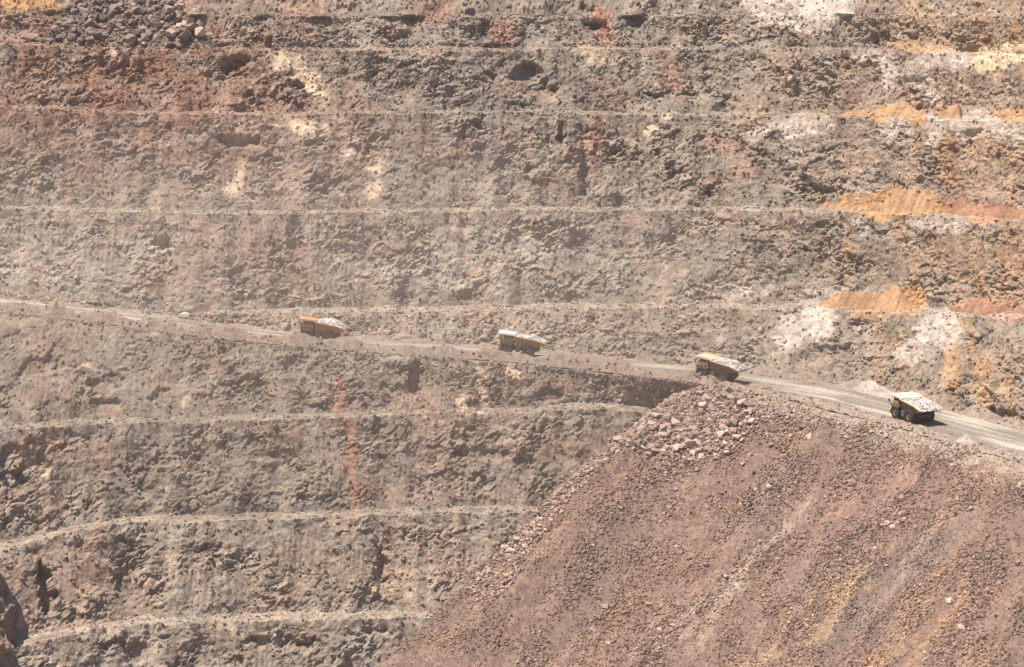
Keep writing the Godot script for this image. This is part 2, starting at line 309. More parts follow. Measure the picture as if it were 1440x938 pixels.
func paint_material(c: Color, rough := 0.85, metal := 0.0) -> StandardMaterial3D:
	var m := StandardMaterial3D.new()
	m.albedo_color = c.linear_to_srgb()
	m.roughness = rough
	m.metallic = metal
	m.metallic_specular = 0.3
	return m

func rock_material() -> StandardMaterial3D:
	var m := StandardMaterial3D.new()
	m.vertex_color_use_as_albedo = true
	m.roughness = 0.96
	m.metallic_specular = 0.15
	m.albedo_texture = grain
	m.normal_enabled = true
	m.normal_texture = grain_relief
	m.normal_scale = 1.0
	m.uv1_triplanar = true
	m.uv1_world_triplanar = true
	m.uv1_scale = Vector3.ONE / 44.0
	return m

func prepare_grain() -> void:
	# speckled mineral grain and small chips, 44 m across
	for k in 2:
		var n := noise(FastNoiseLite.TYPE_SIMPLEX_SMOOTH, 0.035, 61, 4)
		n.fractal_gain = 0.75
		n.fractal_lacunarity = 2.1
		var t := NoiseTexture2D.new()
		t.width = 1024
		t.height = 1024
		t.seamless = true
		t.seamless_blend_skirt = 0.1
		t.noise = n
		if k == 0:
			var ramp := Gradient.new()
			ramp.set_color(0, Color(0.62, 0.60, 0.59))
			ramp.set_color(1, Color(1.0, 1.0, 1.0))
			ramp.add_point(0.42, Color(0.84, 0.835, 0.83))
			ramp.add_point(0.62, Color(0.94, 0.935, 0.925))
			t.color_ramp = ramp
			grain = t
		else:
			t.as_normal_map = true
			t.bump_strength = 7.0
			grain_relief = t

func grid_mesh(p: PackedVector3Array, c: PackedColorArray, w: int, h: int, upward: bool) -> ArrayMesh:
	# a sheet of w by h points with smooth normals; upward: rows run to +z, else rows run up a face
	var n := PackedVector3Array()
	n.resize(w * h)
	var index := PackedInt32Array()
	index.resize((w - 1) * (h - 1) * 6)
	var q := 0
	for j in h:
		var ja := maxi(j - 1, 0) * w
		var jb := mini(j + 1, h - 1) * w
		for i in w:
			var dx: Vector3 = p[j * w + i + 1] - p[j * w + i] if i < w - 1 else p[j * w + i] - p[j * w + i - 1]
			var dv: Vector3 = p[jb + i] - p[j * w + i] if j < h - 1 else p[j * w + i] - p[ja + i]
			n[j * w + i] = (dv.cross(dx) if upward else dx.cross(dv)).normalized()
			if i < w - 1 and j < h - 1:
				var a := j * w + i
				if upward:
					index[q] = a; index[q + 1] = a + 1; index[q + 2] = a + w + 1
					index[q + 3] = a; index[q + 4] = a + w + 1; index[q + 5] = a + w
				else:
					index[q] = a; index[q + 1] = a + w; index[q + 2] = a + w + 1
					index[q + 3] = a; index[q + 4] = a + w + 1; index[q + 5] = a + 1
				q += 6
	var arrays := []
	arrays.resize(Mesh.ARRAY_MAX)
	arrays[Mesh.ARRAY_VERTEX] = p
	arrays[Mesh.ARRAY_NORMAL] = n
	arrays[Mesh.ARRAY_COLOR] = c
	arrays[Mesh.ARRAY_INDEX] = index
	var m := ArrayMesh.new()
	m.add_surface_from_arrays(Mesh.PRIMITIVE_TRIANGLES, arrays)
	return m

func line_at(pts: Array, x: float) -> Vector2:
	# height and depth of a bench line at x
	var n := pts.size()
	var i := 0
	while i < n - 2 and pts[i + 1].x < x:
		i += 1
	var a: Vector3 = pts[i]
	var b: Vector3 = pts[i + 1]
	var t := clampf((x - a.x) / (b.x - a.x), -0.6, 1.6)
	if t < 0.0 or t > 1.0:
		return Vector2(lerpf(a.y, b.y, t), lerpf(a.z, b.z, t))
	var pa: Vector3 = pts[maxi(i - 1, 0)]
	var pb: Vector3 = pts[mini(i + 2, n - 1)]
	var ma := (b - pa) / maxf(b.x - pa.x, 0.01) * (b.x - a.x)
	var mb := (pb - a) / maxf(pb.x - a.x, 0.01) * (b.x - a.x)
	var t2 := t * t
	var t3 := t2 * t
	var r := a * (2 * t3 - 3 * t2 + 1) + ma * (t3 - 2 * t2 + t) + b * (-2 * t3 + 3 * t2) + mb * (t3 - t2)
	return Vector2(r.y, r.z)

# ------------------------------------------------------------------ rock colours and hollows
func prepare_rock() -> void:
	paint.resize(GW * GH)
	dent.resize(GW * GH)
	var base := Color(0.31, 0.268, 0.218, 1.0)   # alpha: how broken the rock is
	paint.fill(base)
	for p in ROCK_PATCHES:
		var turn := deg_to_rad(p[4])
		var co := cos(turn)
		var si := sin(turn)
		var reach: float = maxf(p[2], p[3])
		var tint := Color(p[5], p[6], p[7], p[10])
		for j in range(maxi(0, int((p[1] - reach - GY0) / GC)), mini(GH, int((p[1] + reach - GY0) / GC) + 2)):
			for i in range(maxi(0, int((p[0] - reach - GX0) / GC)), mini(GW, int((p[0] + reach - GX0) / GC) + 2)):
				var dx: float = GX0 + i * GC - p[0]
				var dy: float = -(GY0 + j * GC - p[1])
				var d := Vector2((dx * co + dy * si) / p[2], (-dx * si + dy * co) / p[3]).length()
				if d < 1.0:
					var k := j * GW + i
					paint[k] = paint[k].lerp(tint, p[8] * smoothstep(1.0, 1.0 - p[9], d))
	for p in RECESSES:
		var turn := deg_to_rad(p[4])
		var co := cos(turn)
		var si := sin(turn)
		var reach: float = maxf(p[2], p[3])
		for j in range(maxi(0, int((p[1] - reach - GY0) / GC)), mini(GH, int((p[1] + reach - GY0) / GC) + 2)):
			for i in range(maxi(0, int((p[0] - reach - GX0) / GC)), mini(GW, int((p[0] + reach - GX0) / GC) + 2)):
				var dx: float = GX0 + i * GC - p[0]
				var dy: float = -(GY0 + j * GC - p[1])
				var d := Vector2((dx * co + dy * si) / p[2], (-dx * si + dy * co) / p[3]).length()
				dent[j * GW + i] += p[5] * smoothstep(1.0, 0.75, d)

func paint_at(x: float, y: float) -> Color:
	var u := clampf((x - GX0) / GC, 0.0, GW - 1.01)
	var v := clampf((y - GY0) / GC, 0.0, GH - 1.01)
	var i := int(u)
	var j := int(v)
	var k := j * GW + i
	return paint[k].lerp(paint[k + 1], u - i).lerp(paint[k + GW].lerp(paint[k + GW + 1], u - i), v - j)

func dent_at(x: float, y: float) -> float:
	var u := clampf((x - GX0) / GC, 0.0, GW - 1.01)
	var v := clampf((y - GY0) / GC, 0.0, GH - 1.01)
	var i := int(u)
	var j := int(v)
	var k := j * GW + i
	return lerpf(lerpf(dent[k], dent[k + 1], u - i), lerpf(dent[k + GW], dent[k + GW + 1], u - i), v - j)

# ------------------------------------------------------------------ the stepped wall
func apron_at(x: float, k: int) -> float:
	# how far loose rubble reaches out from the toe of a face
	return maxf(0.0, mid.get_noise_2d(x * 0.75, k * 31.0 + 400.0) + 0.05) * 6.0

func facet(v: float, q: Vector3) -> float:
	# flat joint planes, tilted differently in each block of rock
	var s := q.x * (fposmod(v * 913.7, 1.0) * 2.0 - 1.0) + q.y * (fposmod(v * 3371.3, 1.0) * 2.0 - 1.0) + fposmod(v * 7919.9, 2.0)
	return absf(fposmod(s, 2.0) - 1.0) * 2.0 - 1.0

func build_wall() -> void:
	var x0 := -172.0
	var x1 := 168.0
	var cols := int((x1 - x0) / STEP) + 1
	# keys of a column, from the pit floor up: [line, what]
	var keys := [["L9", "base"]]
	for k in ["L9", "L8", "L7", "L6"]:
		keys.append([k, "crest"])
		keys.append([k, "toe"])
	keys.append(["RO", "road"])
	keys.append(["R", "road"])
	for k in ["L5", "L4", "L3", "L2", "L1", "L0"]:
		keys.append([k, "crest"])
		keys.append([k, "toe"])
	keys.append(["Lm", "crest"])
	keys.append(["Lm", "back"])
	var nk := keys.size()
	var at := PackedVector3Array()      # key points, column after column
	at.resize(cols * nk)
	var out_low := PackedVector3Array()
	var out_high := PackedVector3Array()
	for i in cols:
		var x := x0 + i * STEP
		var d_low := (line_at(BENCH_LINES["L7"], x + 3.0).y - line_at(BENCH_LINES["L7"], x - 3.0).y) / 6.0
		var d_high := (line_at(BENCH_LINES["L4"], x + 3.0).y - line_at(BENCH_LINES["L4"], x - 3.0).y) / 6.0
		out_low.append(Vector3(-d_low, 0, 1).normalized())
		out_high.append(Vector3(-d_high, 0, 1).normalized())
		var road_y := line_at(BENCH_LINES["R"], x).x
		for k in nk:
			var l := line_at(BENCH_LINES[keys[k][0]], x)
			var o := out_low[i] if k < 9 else out_high[i]
			var run := 1.0 / maxf(o.z, 0.45)
			var w1 := mid.get_noise_2d(x * 1.0, k * 57.0)
			var w2 := mid.get_noise_2d(x * 3.2, k * 57.0 + 20.0)
			var h := 0.0
			if keys[k][0] == "L5":
				h = smoothstep(1.0, 5.0, l.x - road_y)
				l.x = maxf(l.x, road_y + 0.6)
			match keys[k][1]:
				"base": l += Vector2(-24.0, 10.0)
				"crest": l += Vector2(w2 * 0.4, w1 * 2.4 + w2 * 0.5)
				"toe":
					var wide: float = lerpf(0.8, 7.5, h) if keys[k][0] == "L5" else (2.5 if keys[k][0] == "L1" else 7.5)
					l += Vector2(0.5 + maxf(0.0, w1) * 1.2, -wide * run + w1 * 2.0 + w2 * 0.4 + apron_at(x, k))
				"road": l += Vector2(-0.5, 0.0)
				"back": l += Vector2(1.0, -70.0)
			at[i * nk + k] = Vector3(x, l.x, l.y)
	var rows := [20, 12, 62, 18, 64, 18, 68, 18, 56, 8, 70, 18, 72, 18, 72, 18, 50, 18, 34, 14, 30, 8, 16, 4]
	var mat := rock_material()
	var up := Vector3.UP
	rng.seed = 7
	for s in nk - 1:
		var n: int = rows[s] + 1
		var ledge: bool = keys[s][1] == "crest" or keys[s][1] == "back"
		var road: bool = keys[s][0] == "RO"
		var points := PackedVector3Array()
		var tints := PackedColorArray()
		points.resize(cols * n)
		tints.resize(cols * n)
		for i in cols:
			var a := at[i * nk + s]
			var b := at[i * nk + s + 1]
			var o := out_low[i] if s < 9 else out_high[i]
			var face_dir := (o * 0.94 + up * 0.34).normalized()
			var apron := apron_at(a.x, s) if keys[s][1] == "toe" else 0.0
			for j in n:
				var t := float(j) / (n - 1)
				var p := a.lerp(b, t)
				var edge := minf(t, 1.0 - t)
				var dir: Vector3
				var amp: float
				var spread := smoothstep(0.0, 0.14, edge)
				if ledge:
					dir = (face_dir + up).normalized().lerp(up, spread)
					amp = lerpf(0.45, 0.16, spread)
				elif road:
					dir = (face_dir + up).normalized().lerp(up, spread)
					amp = lerpf(0.45, 0.03, spread)
				else:
					dir = (face_dir + up).normalized().lerp(face_dir, spread)
					amp = lerpf(0.45, 1.0, spread)
					p.z -= apron * ((1.0 - t) - pow(maxf(0.0, 1.0 - t / 0.45), 1.3))
				var big_v := big.get_noise_3dv(p)
				var wv := warp.get_noise_3dv(p)
				var wu := warp.get_noise_3d(p.x + 91.0, p.y, p.z)
				var lean := 0.5 if p.x + big_v * 60.0 < 35.0 else -0.55
				var q := Vector3((p.x + p.y * lean) * 0.8 + wv * 1.8, (p.y - p.x * lean) * 1.05 + wu * 1.5, p.z)
				var ca := cell_a.get_noise_3dv(q)
				var cb := cell_b.get_noise_3dv(q)
				var cc := cell_c.get_noise_3dv(q)
				var ff := fine.get_noise_3dv(p)
				var ck := crack.get_noise_3dv(q)
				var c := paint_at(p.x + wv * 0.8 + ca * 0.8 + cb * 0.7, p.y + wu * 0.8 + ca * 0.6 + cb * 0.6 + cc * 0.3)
				var rough := c.a * clampf(0.75 + mid.get_noise_3d(p.x, p.y * 1.4, 300.0) * 1.7 + 0.15 * smoothstep(40.0, 120.0, p.x), 0.25, 1.6)
				var d := big_v * 1.3 + (facet(ca, q / 6.0) * 0.40 + ca * 0.22 + (facet(cb, q / 2.3) * 0.30 + cb * 0.15) + facet(cc, q / 0.9) * 0.27 + cc * 0.08) * rough + ff * (0.12 + 0.28 * c.a)
				d -= smoothstep(0.72, 0.98, ck) * 0.9 * rough
				var drilled := 0.0
				if not ledge and not road:
					drilled = smoothstep(0.0, 0.35, mid.get_noise_3d(p.x * 0.7 + 50.0, p.y * 1.0, 40.0)) * spread
					d = d * (1.0 - 0.5 * drilled) + drilled * 0.24 * absf(sin(p.x * 2.1 + wv * 1.2 + mid.get_noise_2d(p.x * 0.9, p.y * 0.15) * 5.0 + p.y * 0.1))
				if not ledge and not road:
					d -= dent_at(p.x + wv * 1.0 + cb * 0.5, p.y + wu * 1.0 + cb * 0.4) * spread * 0.5
				p += dir * d * amp
				var plain := smoothstep(0.45, 1.0, c.a)
				c = c.lerp(Color(0.38, 0.265, 0.20), clampf(mid.get_noise_3d(p.x * 1.3, p.y * 1.3, 700.0) * 1.2 - 0.08 + ca * 0.12, 0.0, 0.45) * plain)
				c = c.lerp(Color(0.30, 0.275, 0.235), clampf(0.1 + mid.get_noise_3d(p.x * 1.1, p.y * 1.6, 900.0) * 1.1 + cb * 0.12, 0.0, 0.4) * plain)
				var tone := 1.0 + ca * 0.10 + cb * 0.14 + cc * 0.16 + ff * 0.25
				if ledge:
					c = c.lerp(Color(0.42, 0.37, 0.305), clampf(0.34 - 0.08 * maxf(0.0, s - 12.0), 0.0, 0.34))
				else:
					tone += streak.get_noise_2d(p.x * 1.3, p.y * 0.2) * 0.12
					c = c.lerp(Color(0.40, 0.25, 0.145), clampf(streak.get_noise_2d(p.x * 0.8 + wv * 1.5, p.y * 0.09) * 1.6 - 0.1, 0.0, 0.6) * smoothstep(60.0, 125.0, p.x) * c.a * c.a)
				points[i + j * cols] = p
				tints[i + j * cols] = Color(c.r * tone, c.g * tone, c.b * tone * (1.0 - cc * 0.03))
		var called := "ledge" if ledge else ("road_bed" if road else "rock_face")
		var m := part(called, grid_mesh(points, tints, cols, n, false), mat)
		tag(m, "", "", "", "structure")
		if road:
			for r in 1800:
				var k := rng.randi_range(0, cols - 1)
				wall_points.append(points[k] + Vector3(0, 0.1, rng.randf_range(-1.2, 0.4)))
				wall_tints.append(tints[k])
		elif s < nk - 2:
			var count := 8500 if not ledge else 3200
			for r in count:
				var k := rng.randi_range(0, cols * n - 1)
				wall_points.append(points[k])
				wall_tints.append(tints[k])

func sand_slide(x: float, ledge: String, half: float, high: float, tint: Color, label: String) -> void:
	# loose sand run down from above onto a ledge
	var w := int(half * 8.0)
	var h := 34
	var line: Array = BENCH_LINES[ledge]
	var points := PackedVector3Array()
	var tints := PackedColorArray()
	var origin := Vector3(x, line_at(line, x).x, line_at(line, x).y)
	for j in h:
		var t := 1.0 - j / (h - 1.0)
		for i in w:
			var u := i / (w - 1.0) * 2.0 - 1.0
			var px := x + u * half
			var l := line_at(line, px)
			var slope := (line_at(line, px + 2.0).y - line_at(line, px - 2.0).y) / 4.0
			var run := sqrt(1.0 + slope * slope)
			var crown := pow((u + 1.0) * 0.5, 0.5) * smoothstep(1.02, 0.45, u) * (1.0 + 0.7 * mid.get_noise_2d(px * 1.2, x))
			var rill := streak.get_noise_2d((px + t * 3.0) * 2.2, t * 1.2 + x) * 0.42 + fine.get_noise_2d(px * 0.9, t * 6.0 + x) * 0.3
			var p := Vector3(px - t * 1.0, l.x - 0.8 + (high * 1.5 * crown + 0.6) * (1.0 - t) + rill - smoothstep(0.75, 1.0, absf(u)) * 1.5 - t * t * 1.2, l.y + (-10.0 + 8.6 * t) * run + 0.6 * crown)
			points.append(p - origin)
			var tone := 1.0 + streak.get_noise_2d((px + t * 4.0) * 2.4, t * 1.0 + 50.0 + x) * 0.34 + fine.get_noise_3dv(p * 1.5) * 0.3 + mid.get_noise_3dv(p * 1.5) * 0.3
			tints.append(Color(tint.r * tone, tint.g * tone, tint.b * tone))
	var o := part("sand_slide", grid_mesh(points, tints, w, h, false), rock_material())
	o.position = origin
	tag(o, label, "sand slide", "sand run down onto the ledges")

func sand_slides() -> void:
	var orange := Color(0.40, 0.26, 0.155)
	var red := Color(0.31, 0.185, 0.125)
	sand_slide(104.0, "L3", 14.0, 3.6, orange, "broad orange sand slide on the ledge above the pale slabs")
	sand_slide(121.5, "L3", 3.6, 3.0, orange, "small orange sand cone beside the broad slide on the same ledge")
	sand_slide(102.0, "L4", 19.0, 4.4, orange, "largest orange sand slide, tapering along the middle ledge into red sand")
	sand_slide(131.0, "L4", 15.0, 3.6, red, "red brown sand slide on the middle ledge beside the largest orange slide")
	sand_slide(97.0, "L5", 15.5, 4.2, orange, "orange sand slide on the lowest ledge above the road")
	sand_slide(128.0, "L5", 13.0, 3.8, red, "red brown sand slide on the lowest ledge above the road")

func buttress() -> void:
	# a spur of rock standing out from the left wall
	var w := 210
	var h := 170
	var points := PackedVector3Array()
	var tints := PackedColorArray()
	for j in h:
		var y := lerpf(-6.0, 63.0, j / (h - 1.0))
		for i in w:
			var a := lerpf(deg_to_rad(115.0), deg_to_rad(-35.0), i / (w - 1.0))
			var r := 31.0 + (63.0 - y) * 0.42
			var dir := Vector3(cos(a), 0.25, sin(a)).normalized()
			var p := Vector3(-164.0 + cos(a) * r, y, -778.0 + sin(a) * r)
			var q := Vector3(p.x * 0.8 + p.y * 0.5, p.y - p.x * 0.5, p.z)
			var ca := cell_a.get_noise_3dv(q)
			var cb := cell_b.get_noise_3dv(q)
			var ff := fine.get_noise_3dv(p)
			p += dir * (big.get_noise_3dv(p) * 4.0 + facet(ca, q / 6.0) * 1.3 + facet(cb, q / 2.3) * 0.5 + ff * 0.5)
			var tone := 1.0 + ca * 0.12 + cb * 0.12 + ff * 0.3 + streak.get_noise_2d((p.x + p.z) * 1.2, p.y * 0.15) * 0.2
			points.append(p)
			tints.append(Color(0.27 * tone, 0.21 * tone, 0.165 * tone))
	for i in w:
		var p := points[(h - 1) * w + i]
		points.append(Vector3(lerpf(p.x, -160.0, 0.5), p.y + 1.5, lerpf(p.z, -790.0, 0.5)))
		tints.append(tints[(h - 1) * w + i])
	for i in w:
		points.append(Vector3(-162.0, 65.0, -792.0))
		tints.append(Color(0.34, 0.28, 0.23))
	tag(part("rock_buttress", grid_mesh(points, tints, w, h + 2, false), rock_material()), "brown rock buttress standing out from the pit wall", "", "", "structure")

# ------------------------------------------------------------------ stones
func rock_mesh(s: int, corners: int, squash: Vector3) -> ArrayMesh:
	# a broken angular stone: the hull of a few corners, about one metre across
	var r := RandomNumberGenerator.new()
	r.seed = s
	var v: Array[Vector3] = []
	while v.size() < corners:
		var d := Vector3(r.randf_range(-1, 1), r.randf_range(-1, 1), r.randf_range(-1, 1)).normalized()
		var apart := true
		for e in v:
			if e.normalized().distance_to(d) < 1.9 / sqrt(corners):
				apart = false
		if apart or r.randf() < 0.02:
			v.append(d * r.randf_range(0.42, 0.58))
	var st := SurfaceTool.new()
	st.begin(Mesh.PRIMITIVE_TRIANGLES)
	st.set_smooth_group(-1)
	for a in corners:
		for b in range(a + 1, corners):
			for c in range(b + 1, corners):
				var n := (v[a] - v[c]).cross(v[a] - v[b])
				var above := 0
				var below := 0
				for e in corners:
					if e != a and e != b and e != c:
						if n.dot(v[e] - v[a]) > 0.0:
							above += 1
						else:
							below += 1
				if above == 0:
					for q in [a, b, c]:
						st.add_vertex(v[q] * squash)
				elif below == 0:
					for q in [a, c, b]:
						st.add_vertex(v[q] * squash)
	st.generate_normals()
	return st.commit()

func scatter(called: String, label: String, shape: Mesh, places: Array[Transform3D], tints: PackedColorArray, parent: Node = self) -> void:
	var mm := MultiMesh.new()
	mm.transform_format = MultiMesh.TRANSFORM_3D
	mm.use_colors = true
	mm.mesh = shape
	mm.instance_count = places.size()
	for i in places.size():
		mm.set_instance_transform(i, places[i])
		mm.set_instance_color(i, tints[i])
	var o := MultiMeshInstance3D.new()
	o.name = numbered(called) if parent == self else called
	o.multimesh = mm
	o.material_override = rock_material()
	parent.add_child(o, true)
	tag(o, label, "stones" if parent == self else "", "", "stuff")

func any_turn() -> Basis:
	return Basis(Quaternion(Vector3(rng.randf_range(-1, 1), rng.randf_range(-1, 1), rng.randf_range(-1, 1)).normalized(), rng.randf() * TAU))

func wall_stones() -> void:
	rng.seed = 21
	var places: Array[Transform3D] = []
	var tints := PackedColorArray()
	for k in wall_points.size():
		var size := 0.24 + pow(rng.randf(), 6.0) * 1.3
		places.append(Transform3D(any_turn().scaled_local(Vector3(size, size * rng.randf_range(0.5, 0.9), size * rng.randf_range(0.6, 1.0))), wall_points[k] + Vector3(0, 0.05 * size, 0.1 * size)))
		var c := wall_tints[k]
		var f := rng.randf_range(0.7, 1.35)
		tints.append(Color(c.r * f, c.g * f, c.b * f))
	scatter("loose_stones", "loose broken stones littering the ledges and rock faces", rock_mesh(5, 9, Vector3.ONE), places, tints)

# ------------------------------------------------------------------ the haul road
func prepare_road() -> void:
	var src: Array = BENCH_LINES["R"]
	for i in src.size() - 1:
		for k in 6:
			var x: float = lerpf(src[i].x, src[i + 1].x, k / 6.0)
			var l := line_at(src, x)
			road_line.append(Vector3(x, l.x, l.y))
	var run := 0.0
	for i in road_line.size():
		var d := road_line[mini(i + 1, road_line.size() - 1)] - road_line[maxi(i - 1, 0)]
		d.y = 0.0
		d = d.normalized()
		road_side.append(Vector3(-d.z, 0, d.x))
		if i > 0:
			run += road_line[i].distance_to(road_line[i - 1])
		road_run.append(run)

func road_at(run: float, across: float) -> Vector3:
	var i := clampi(road_run.bsearch(run) - 1, 0, road_line.size() - 2)
	var t := (run - road_run[i]) / (road_run[i + 1] - road_run[i])
	var side := road_side[i].lerp(road_side[i + 1], t).normalized()
	return road_line[i].lerp(road_line[i + 1], t) + side * across

func build_road() -> void:
	var length: float = road_run[road_run.size() - 1]
	var mat := rock_material()
	var w := int(length / 0.5)
	var h := 56
	var points := PackedVector3Array()
	var tints := PackedColorArray()
	for j in h:
		for i in w:
			var run := length * i / (w - 1.0)
			var across := lerpf(-1.5, ROAD_WIDTH - 4.5 + 2.7 * smoothstep(195.0, 300.0, run), j / (h - 1.0))
			var p := road_at(run, across)
			var rut := streak.get_noise_2d(run * 0.045, across * 1.1)
			var patch := mid.get_noise_2d(run * 0.5, across * 1.2 + 900.0)
			var wheel := exp(-pow((across - 8.0 - mid.get_noise_2d(run * 0.3, 77.0) * 3.0) / 2.4, 2.0)) + exp(-pow((across - 18.0 - mid.get_noise_2d(run * 0.3, 177.0) * 3.0) / 2.2, 2.0))
			p.y += rut * 0.07 + fine.get_noise_2d(p.x, p.z) * 0.05
			var c := Color(0.30, 0.28, 0.24).lerp(Color(0.55, 0.51, 0.435), clampf(rut * 1.1 + patch * 0.9 + wheel * 0.42 + 0.25 * smoothstep(160.0, 60.0, run), 0.0, 1.0))
			c = c.lerp(Color(0.25, 0.23, 0.195), clampf(-rut * 0.9 - patch * 1.4 - 0.1, 0.0, 0.8))
			var tone := 1.0 + fine.get_noise_2d(p.x * 1.5, p.z * 1.5) * 0.12
			points.append(p)
			tints.append(Color(c.r * tone, c.g * tone, c.b * tone))
	tag(part("haul_road", grid_mesh(points, tints, w, h, true), mat), "dusty grey haul road climbing across the pit wall", "", "", "structure")
	bank("road_windrow", ROAD_WIDTH - 5.0, 6.0, true)
	bank("toe_bank", -0.5, 6.5, false)

func bank(called: String, middle: float, width: float, outer: bool) -> void:
	var length: float = road_run[road_run.size() - 1]
	var w := int(length / 0.45)
	var h := 19
	var points := PackedVector3Array()
	var tints := PackedColorArray()
	for j in h:
		var t := j / 18.0 * 2.0 - 1.0
		for i in w:
			var run := length * i / (w - 1.0)
			var right := smoothstep(195.0, 300.0, run)
			var across := middle + (right * 3.0 if outer else 0.0) + t * width * 0.5 + mid.get_noise_2d(run * 1.5, 40.0 if outer else 80.0) * 0.9
			var p := road_at(run, across)
			var high := 0.0
			if outer:
				high = lerpf(2.3, 0.6, right) * (1.0 + mid.get_noise_2d(run * 1.2, 5.0) * 0.7)
			else:
				high = lerpf(0.7, 1.8, right) * clampf(0.9 + mid.get_noise_2d(run * 1.1, 505.0) * 1.6, 0.25, 1.6)
			p.y += -0.35  + (high + 0.3) * pow(maxf(0.0, cos(clampf(t, -1.0, 1.0) * PI * 0.5)), 1.1) + fine.get_noise_3dv(p) * 0.28 + cell_c.get_noise_3dv(p) * 0.12
			var tone := 1.0 + fine.get_noise_3dv(p * 1.2) * 0.25 + cell_c.get_noise_3dv(p) * 0.12
			var c := Color(0.335, 0.285, 0.235) if outer else Color(0.34, 0.295, 0.245)
			c = c.lerp(Color(0.33, 0.25, 0.20), clampf(mid.get_noise_2d(run * 0.7, 333.0) + 0.1, 0.0, 0.5))
			points.append(p)
			tints.append(Color(c.r * tone, c.g * tone, c.b * tone))
			if rng.randf() < 0.13:
				wall_points.append(p)
				wall_tints.append(tints[tints.size() - 1])
	tag(part(called, grid_mesh(points, tints, w, h, true), rock_material()), "", "", "", "structure")

# ------------------------------------------------------------------ the slope of dumped rock
func prepare_dump() -> void:
	# how the outer road edge runs beside the straight line of the tip: (distance along, offset down, height)
	for k in range(0, road_line.size(), 3):
		var p := road_line[k] + road_side[k] * (ROAD_WIDTH + 2.0)
		var rel := p - DUMP_START
		var a := rel.dot(DUMP_ALONG)
		if a > -6.0 and (dump_edge.is_empty() or a > dump_edge[dump_edge.size() - 1].x + 1.0):
			dump_edge.append(Vector3(a, rel.dot(DUMP_FALL), p.y))

func edge_at(along: float) -> Vector3:
	var n := dump_edge.size()
	if along <= dump_edge[0].x:
		return dump_edge[0]
	for k in n - 1:
		if along < dump_edge[k + 1].x:
			return dump_edge[k].lerp(dump_edge[k + 1], (along - dump_edge[k].x) / (dump_edge[k + 1].x - dump_edge[k].x))
	return dump_edge[n - 1]

func dump_frame(x: float, z: float) -> Vector3:
	# (distance along the tip edge or round its end, distance down the slope, height of the edge)
	var rel := Vector3(x - DUMP_START.x, 0, z - DUMP_START.z)
	var along := rel.dot(DUMP_ALONG)
	var down := rel.dot(DUMP_FALL)
	var e := edge_at(along)
	down -= e.y
	if along >= 0.0:
		return Vector3(along, down, e.z)
	var r := sqrt(along * along + maxf(down, 0.0) * maxf(down, 0.0))
	return Vector3(-atan2(-along, maxf(down, 0.001)) * 55.0, r, e.z)

func dump_height(x: float, z: float) -> float:
	var f := dump_frame(x, z)
	var r := f.y
	var soft := 0.5 * (r + sqrt(r * r + 9.0)) - 0.4
	var y := f.z - 0.15 - 0.70 * maxf(soft, 0.0)
	var deep := smoothstep(0.0, 8.0, r)
	y += streak.get_noise_2d(f.x * 0.8, r * 0.12) * 0.30 * deep
	y += mid.get_noise_2d(x * 1.6, z * 1.6) * 0.8 * deep
	y += fine.get_noise_2d(x * 1.3, z * 1.3) * 0.34 + cell_c.get_noise_2d(x * 1.3, z * 1.3) * 0.16 * deep
	return y

func dump_tint(x: float, z: float) -> Color:
	var f := dump_frame(x, z)
	var u := f.x + mid.get_noise_2d(x, z) * 5.0 + fine.get_noise_2d(x, z) * 1.5
	var r := f.y
	var c := Color(0.235, 0.168, 0.14)
	var band := streak.get_noise_2d(u * 0.42 + 300.0, r * 0.035)
	var band_2 := streak.get_noise_2d(u * 0.5 - 500.0, r * 0.05 + 40.0)
	c = c.lerp(Color(0.185, 0.145, 0.122), clampf(band * 1.3 + fine.get_noise_2d(x * 0.5, z * 0.5) * 0.4, 0.0, 0.6))
	c = c.lerp(Color(0.30, 0.205, 0.15), clampf(-band * 0.9 + mid.get_noise_2d(x * 1.5 + 90.0, z * 1.5) * 0.5, 0.0, 0.5))
	c = c.lerp(Color(0.30, 0.225, 0.175), clampf(band_2 * 1.3 - 0.1, 0.0, 0.5))
	for s in DUMP_STREAKS:
		var t := clampf((r - s[1]) / (s[3] - s[1]), 0.0, 1.0)
		var mid_u := lerpf(s[0], s[2], t)
		var k := smoothstep(s[4], s[4] * 0.35, absf(u - mid_u)) * smoothstep(s[1] - 4.0, s[1] + 4.0, r) * smoothstep(s[3] + 6.0, s[3] - 4.0, r)
		if k > 0.0:
			c = c.lerp(Color(s[5], s[6], s[7]), k * s[8] * 0.75 * clampf(0.55 + band_2 * 1.2 + fine.get_noise_2d(x * 0.8, z * 0.8) * 0.9, 0.0, 1.0))
	c = c.lerp(Color(0.40, 0.34, 0.275), smoothstep(7.0, 0.0, r + mid.get_noise_2d(x * 2.0, z * 2.0) * 5.0) * 0.8)
	return c

func build_dump() -> Node3D:
	var step := 0.5
	var w := int(270.0 / step)
	var h := int(165.0 / step)
	var points := PackedVector3Array()
	var tints := PackedColorArray()
	points.resize(w * h)
	tints.resize(w * h)
	for j in h:
		var z := -850.0 + j * step
		for i in w:
			var x := -75.0 + i * step
			points[j * w + i] = Vector3(x, dump_height(x, z), z)
			var c := dump_tint(x, z)
			var tone := 1.0 + fine.get_noise_2d(x * 2.0, z * 2.0) * 0.35 + cell_c.get_noise_2d(x * 1.3, z * 1.3) * 0.18
			tints[j * w + i] = Color(c.r * tone, c.g * tone, c.b * tone)
	var o := part("dump_slope", grid_mesh(points, tints, w, h, true), rock_material())
	tag(o, "long slope of dumped purple brown rock spilling below the haul road", "", "", "structure")
	return o

func dump_seen(x: float, z: float) -> bool:
	var f := dump_frame(x, z)
	return f.y > -2.0 and f.y < 112.0 and f.x > -75.0

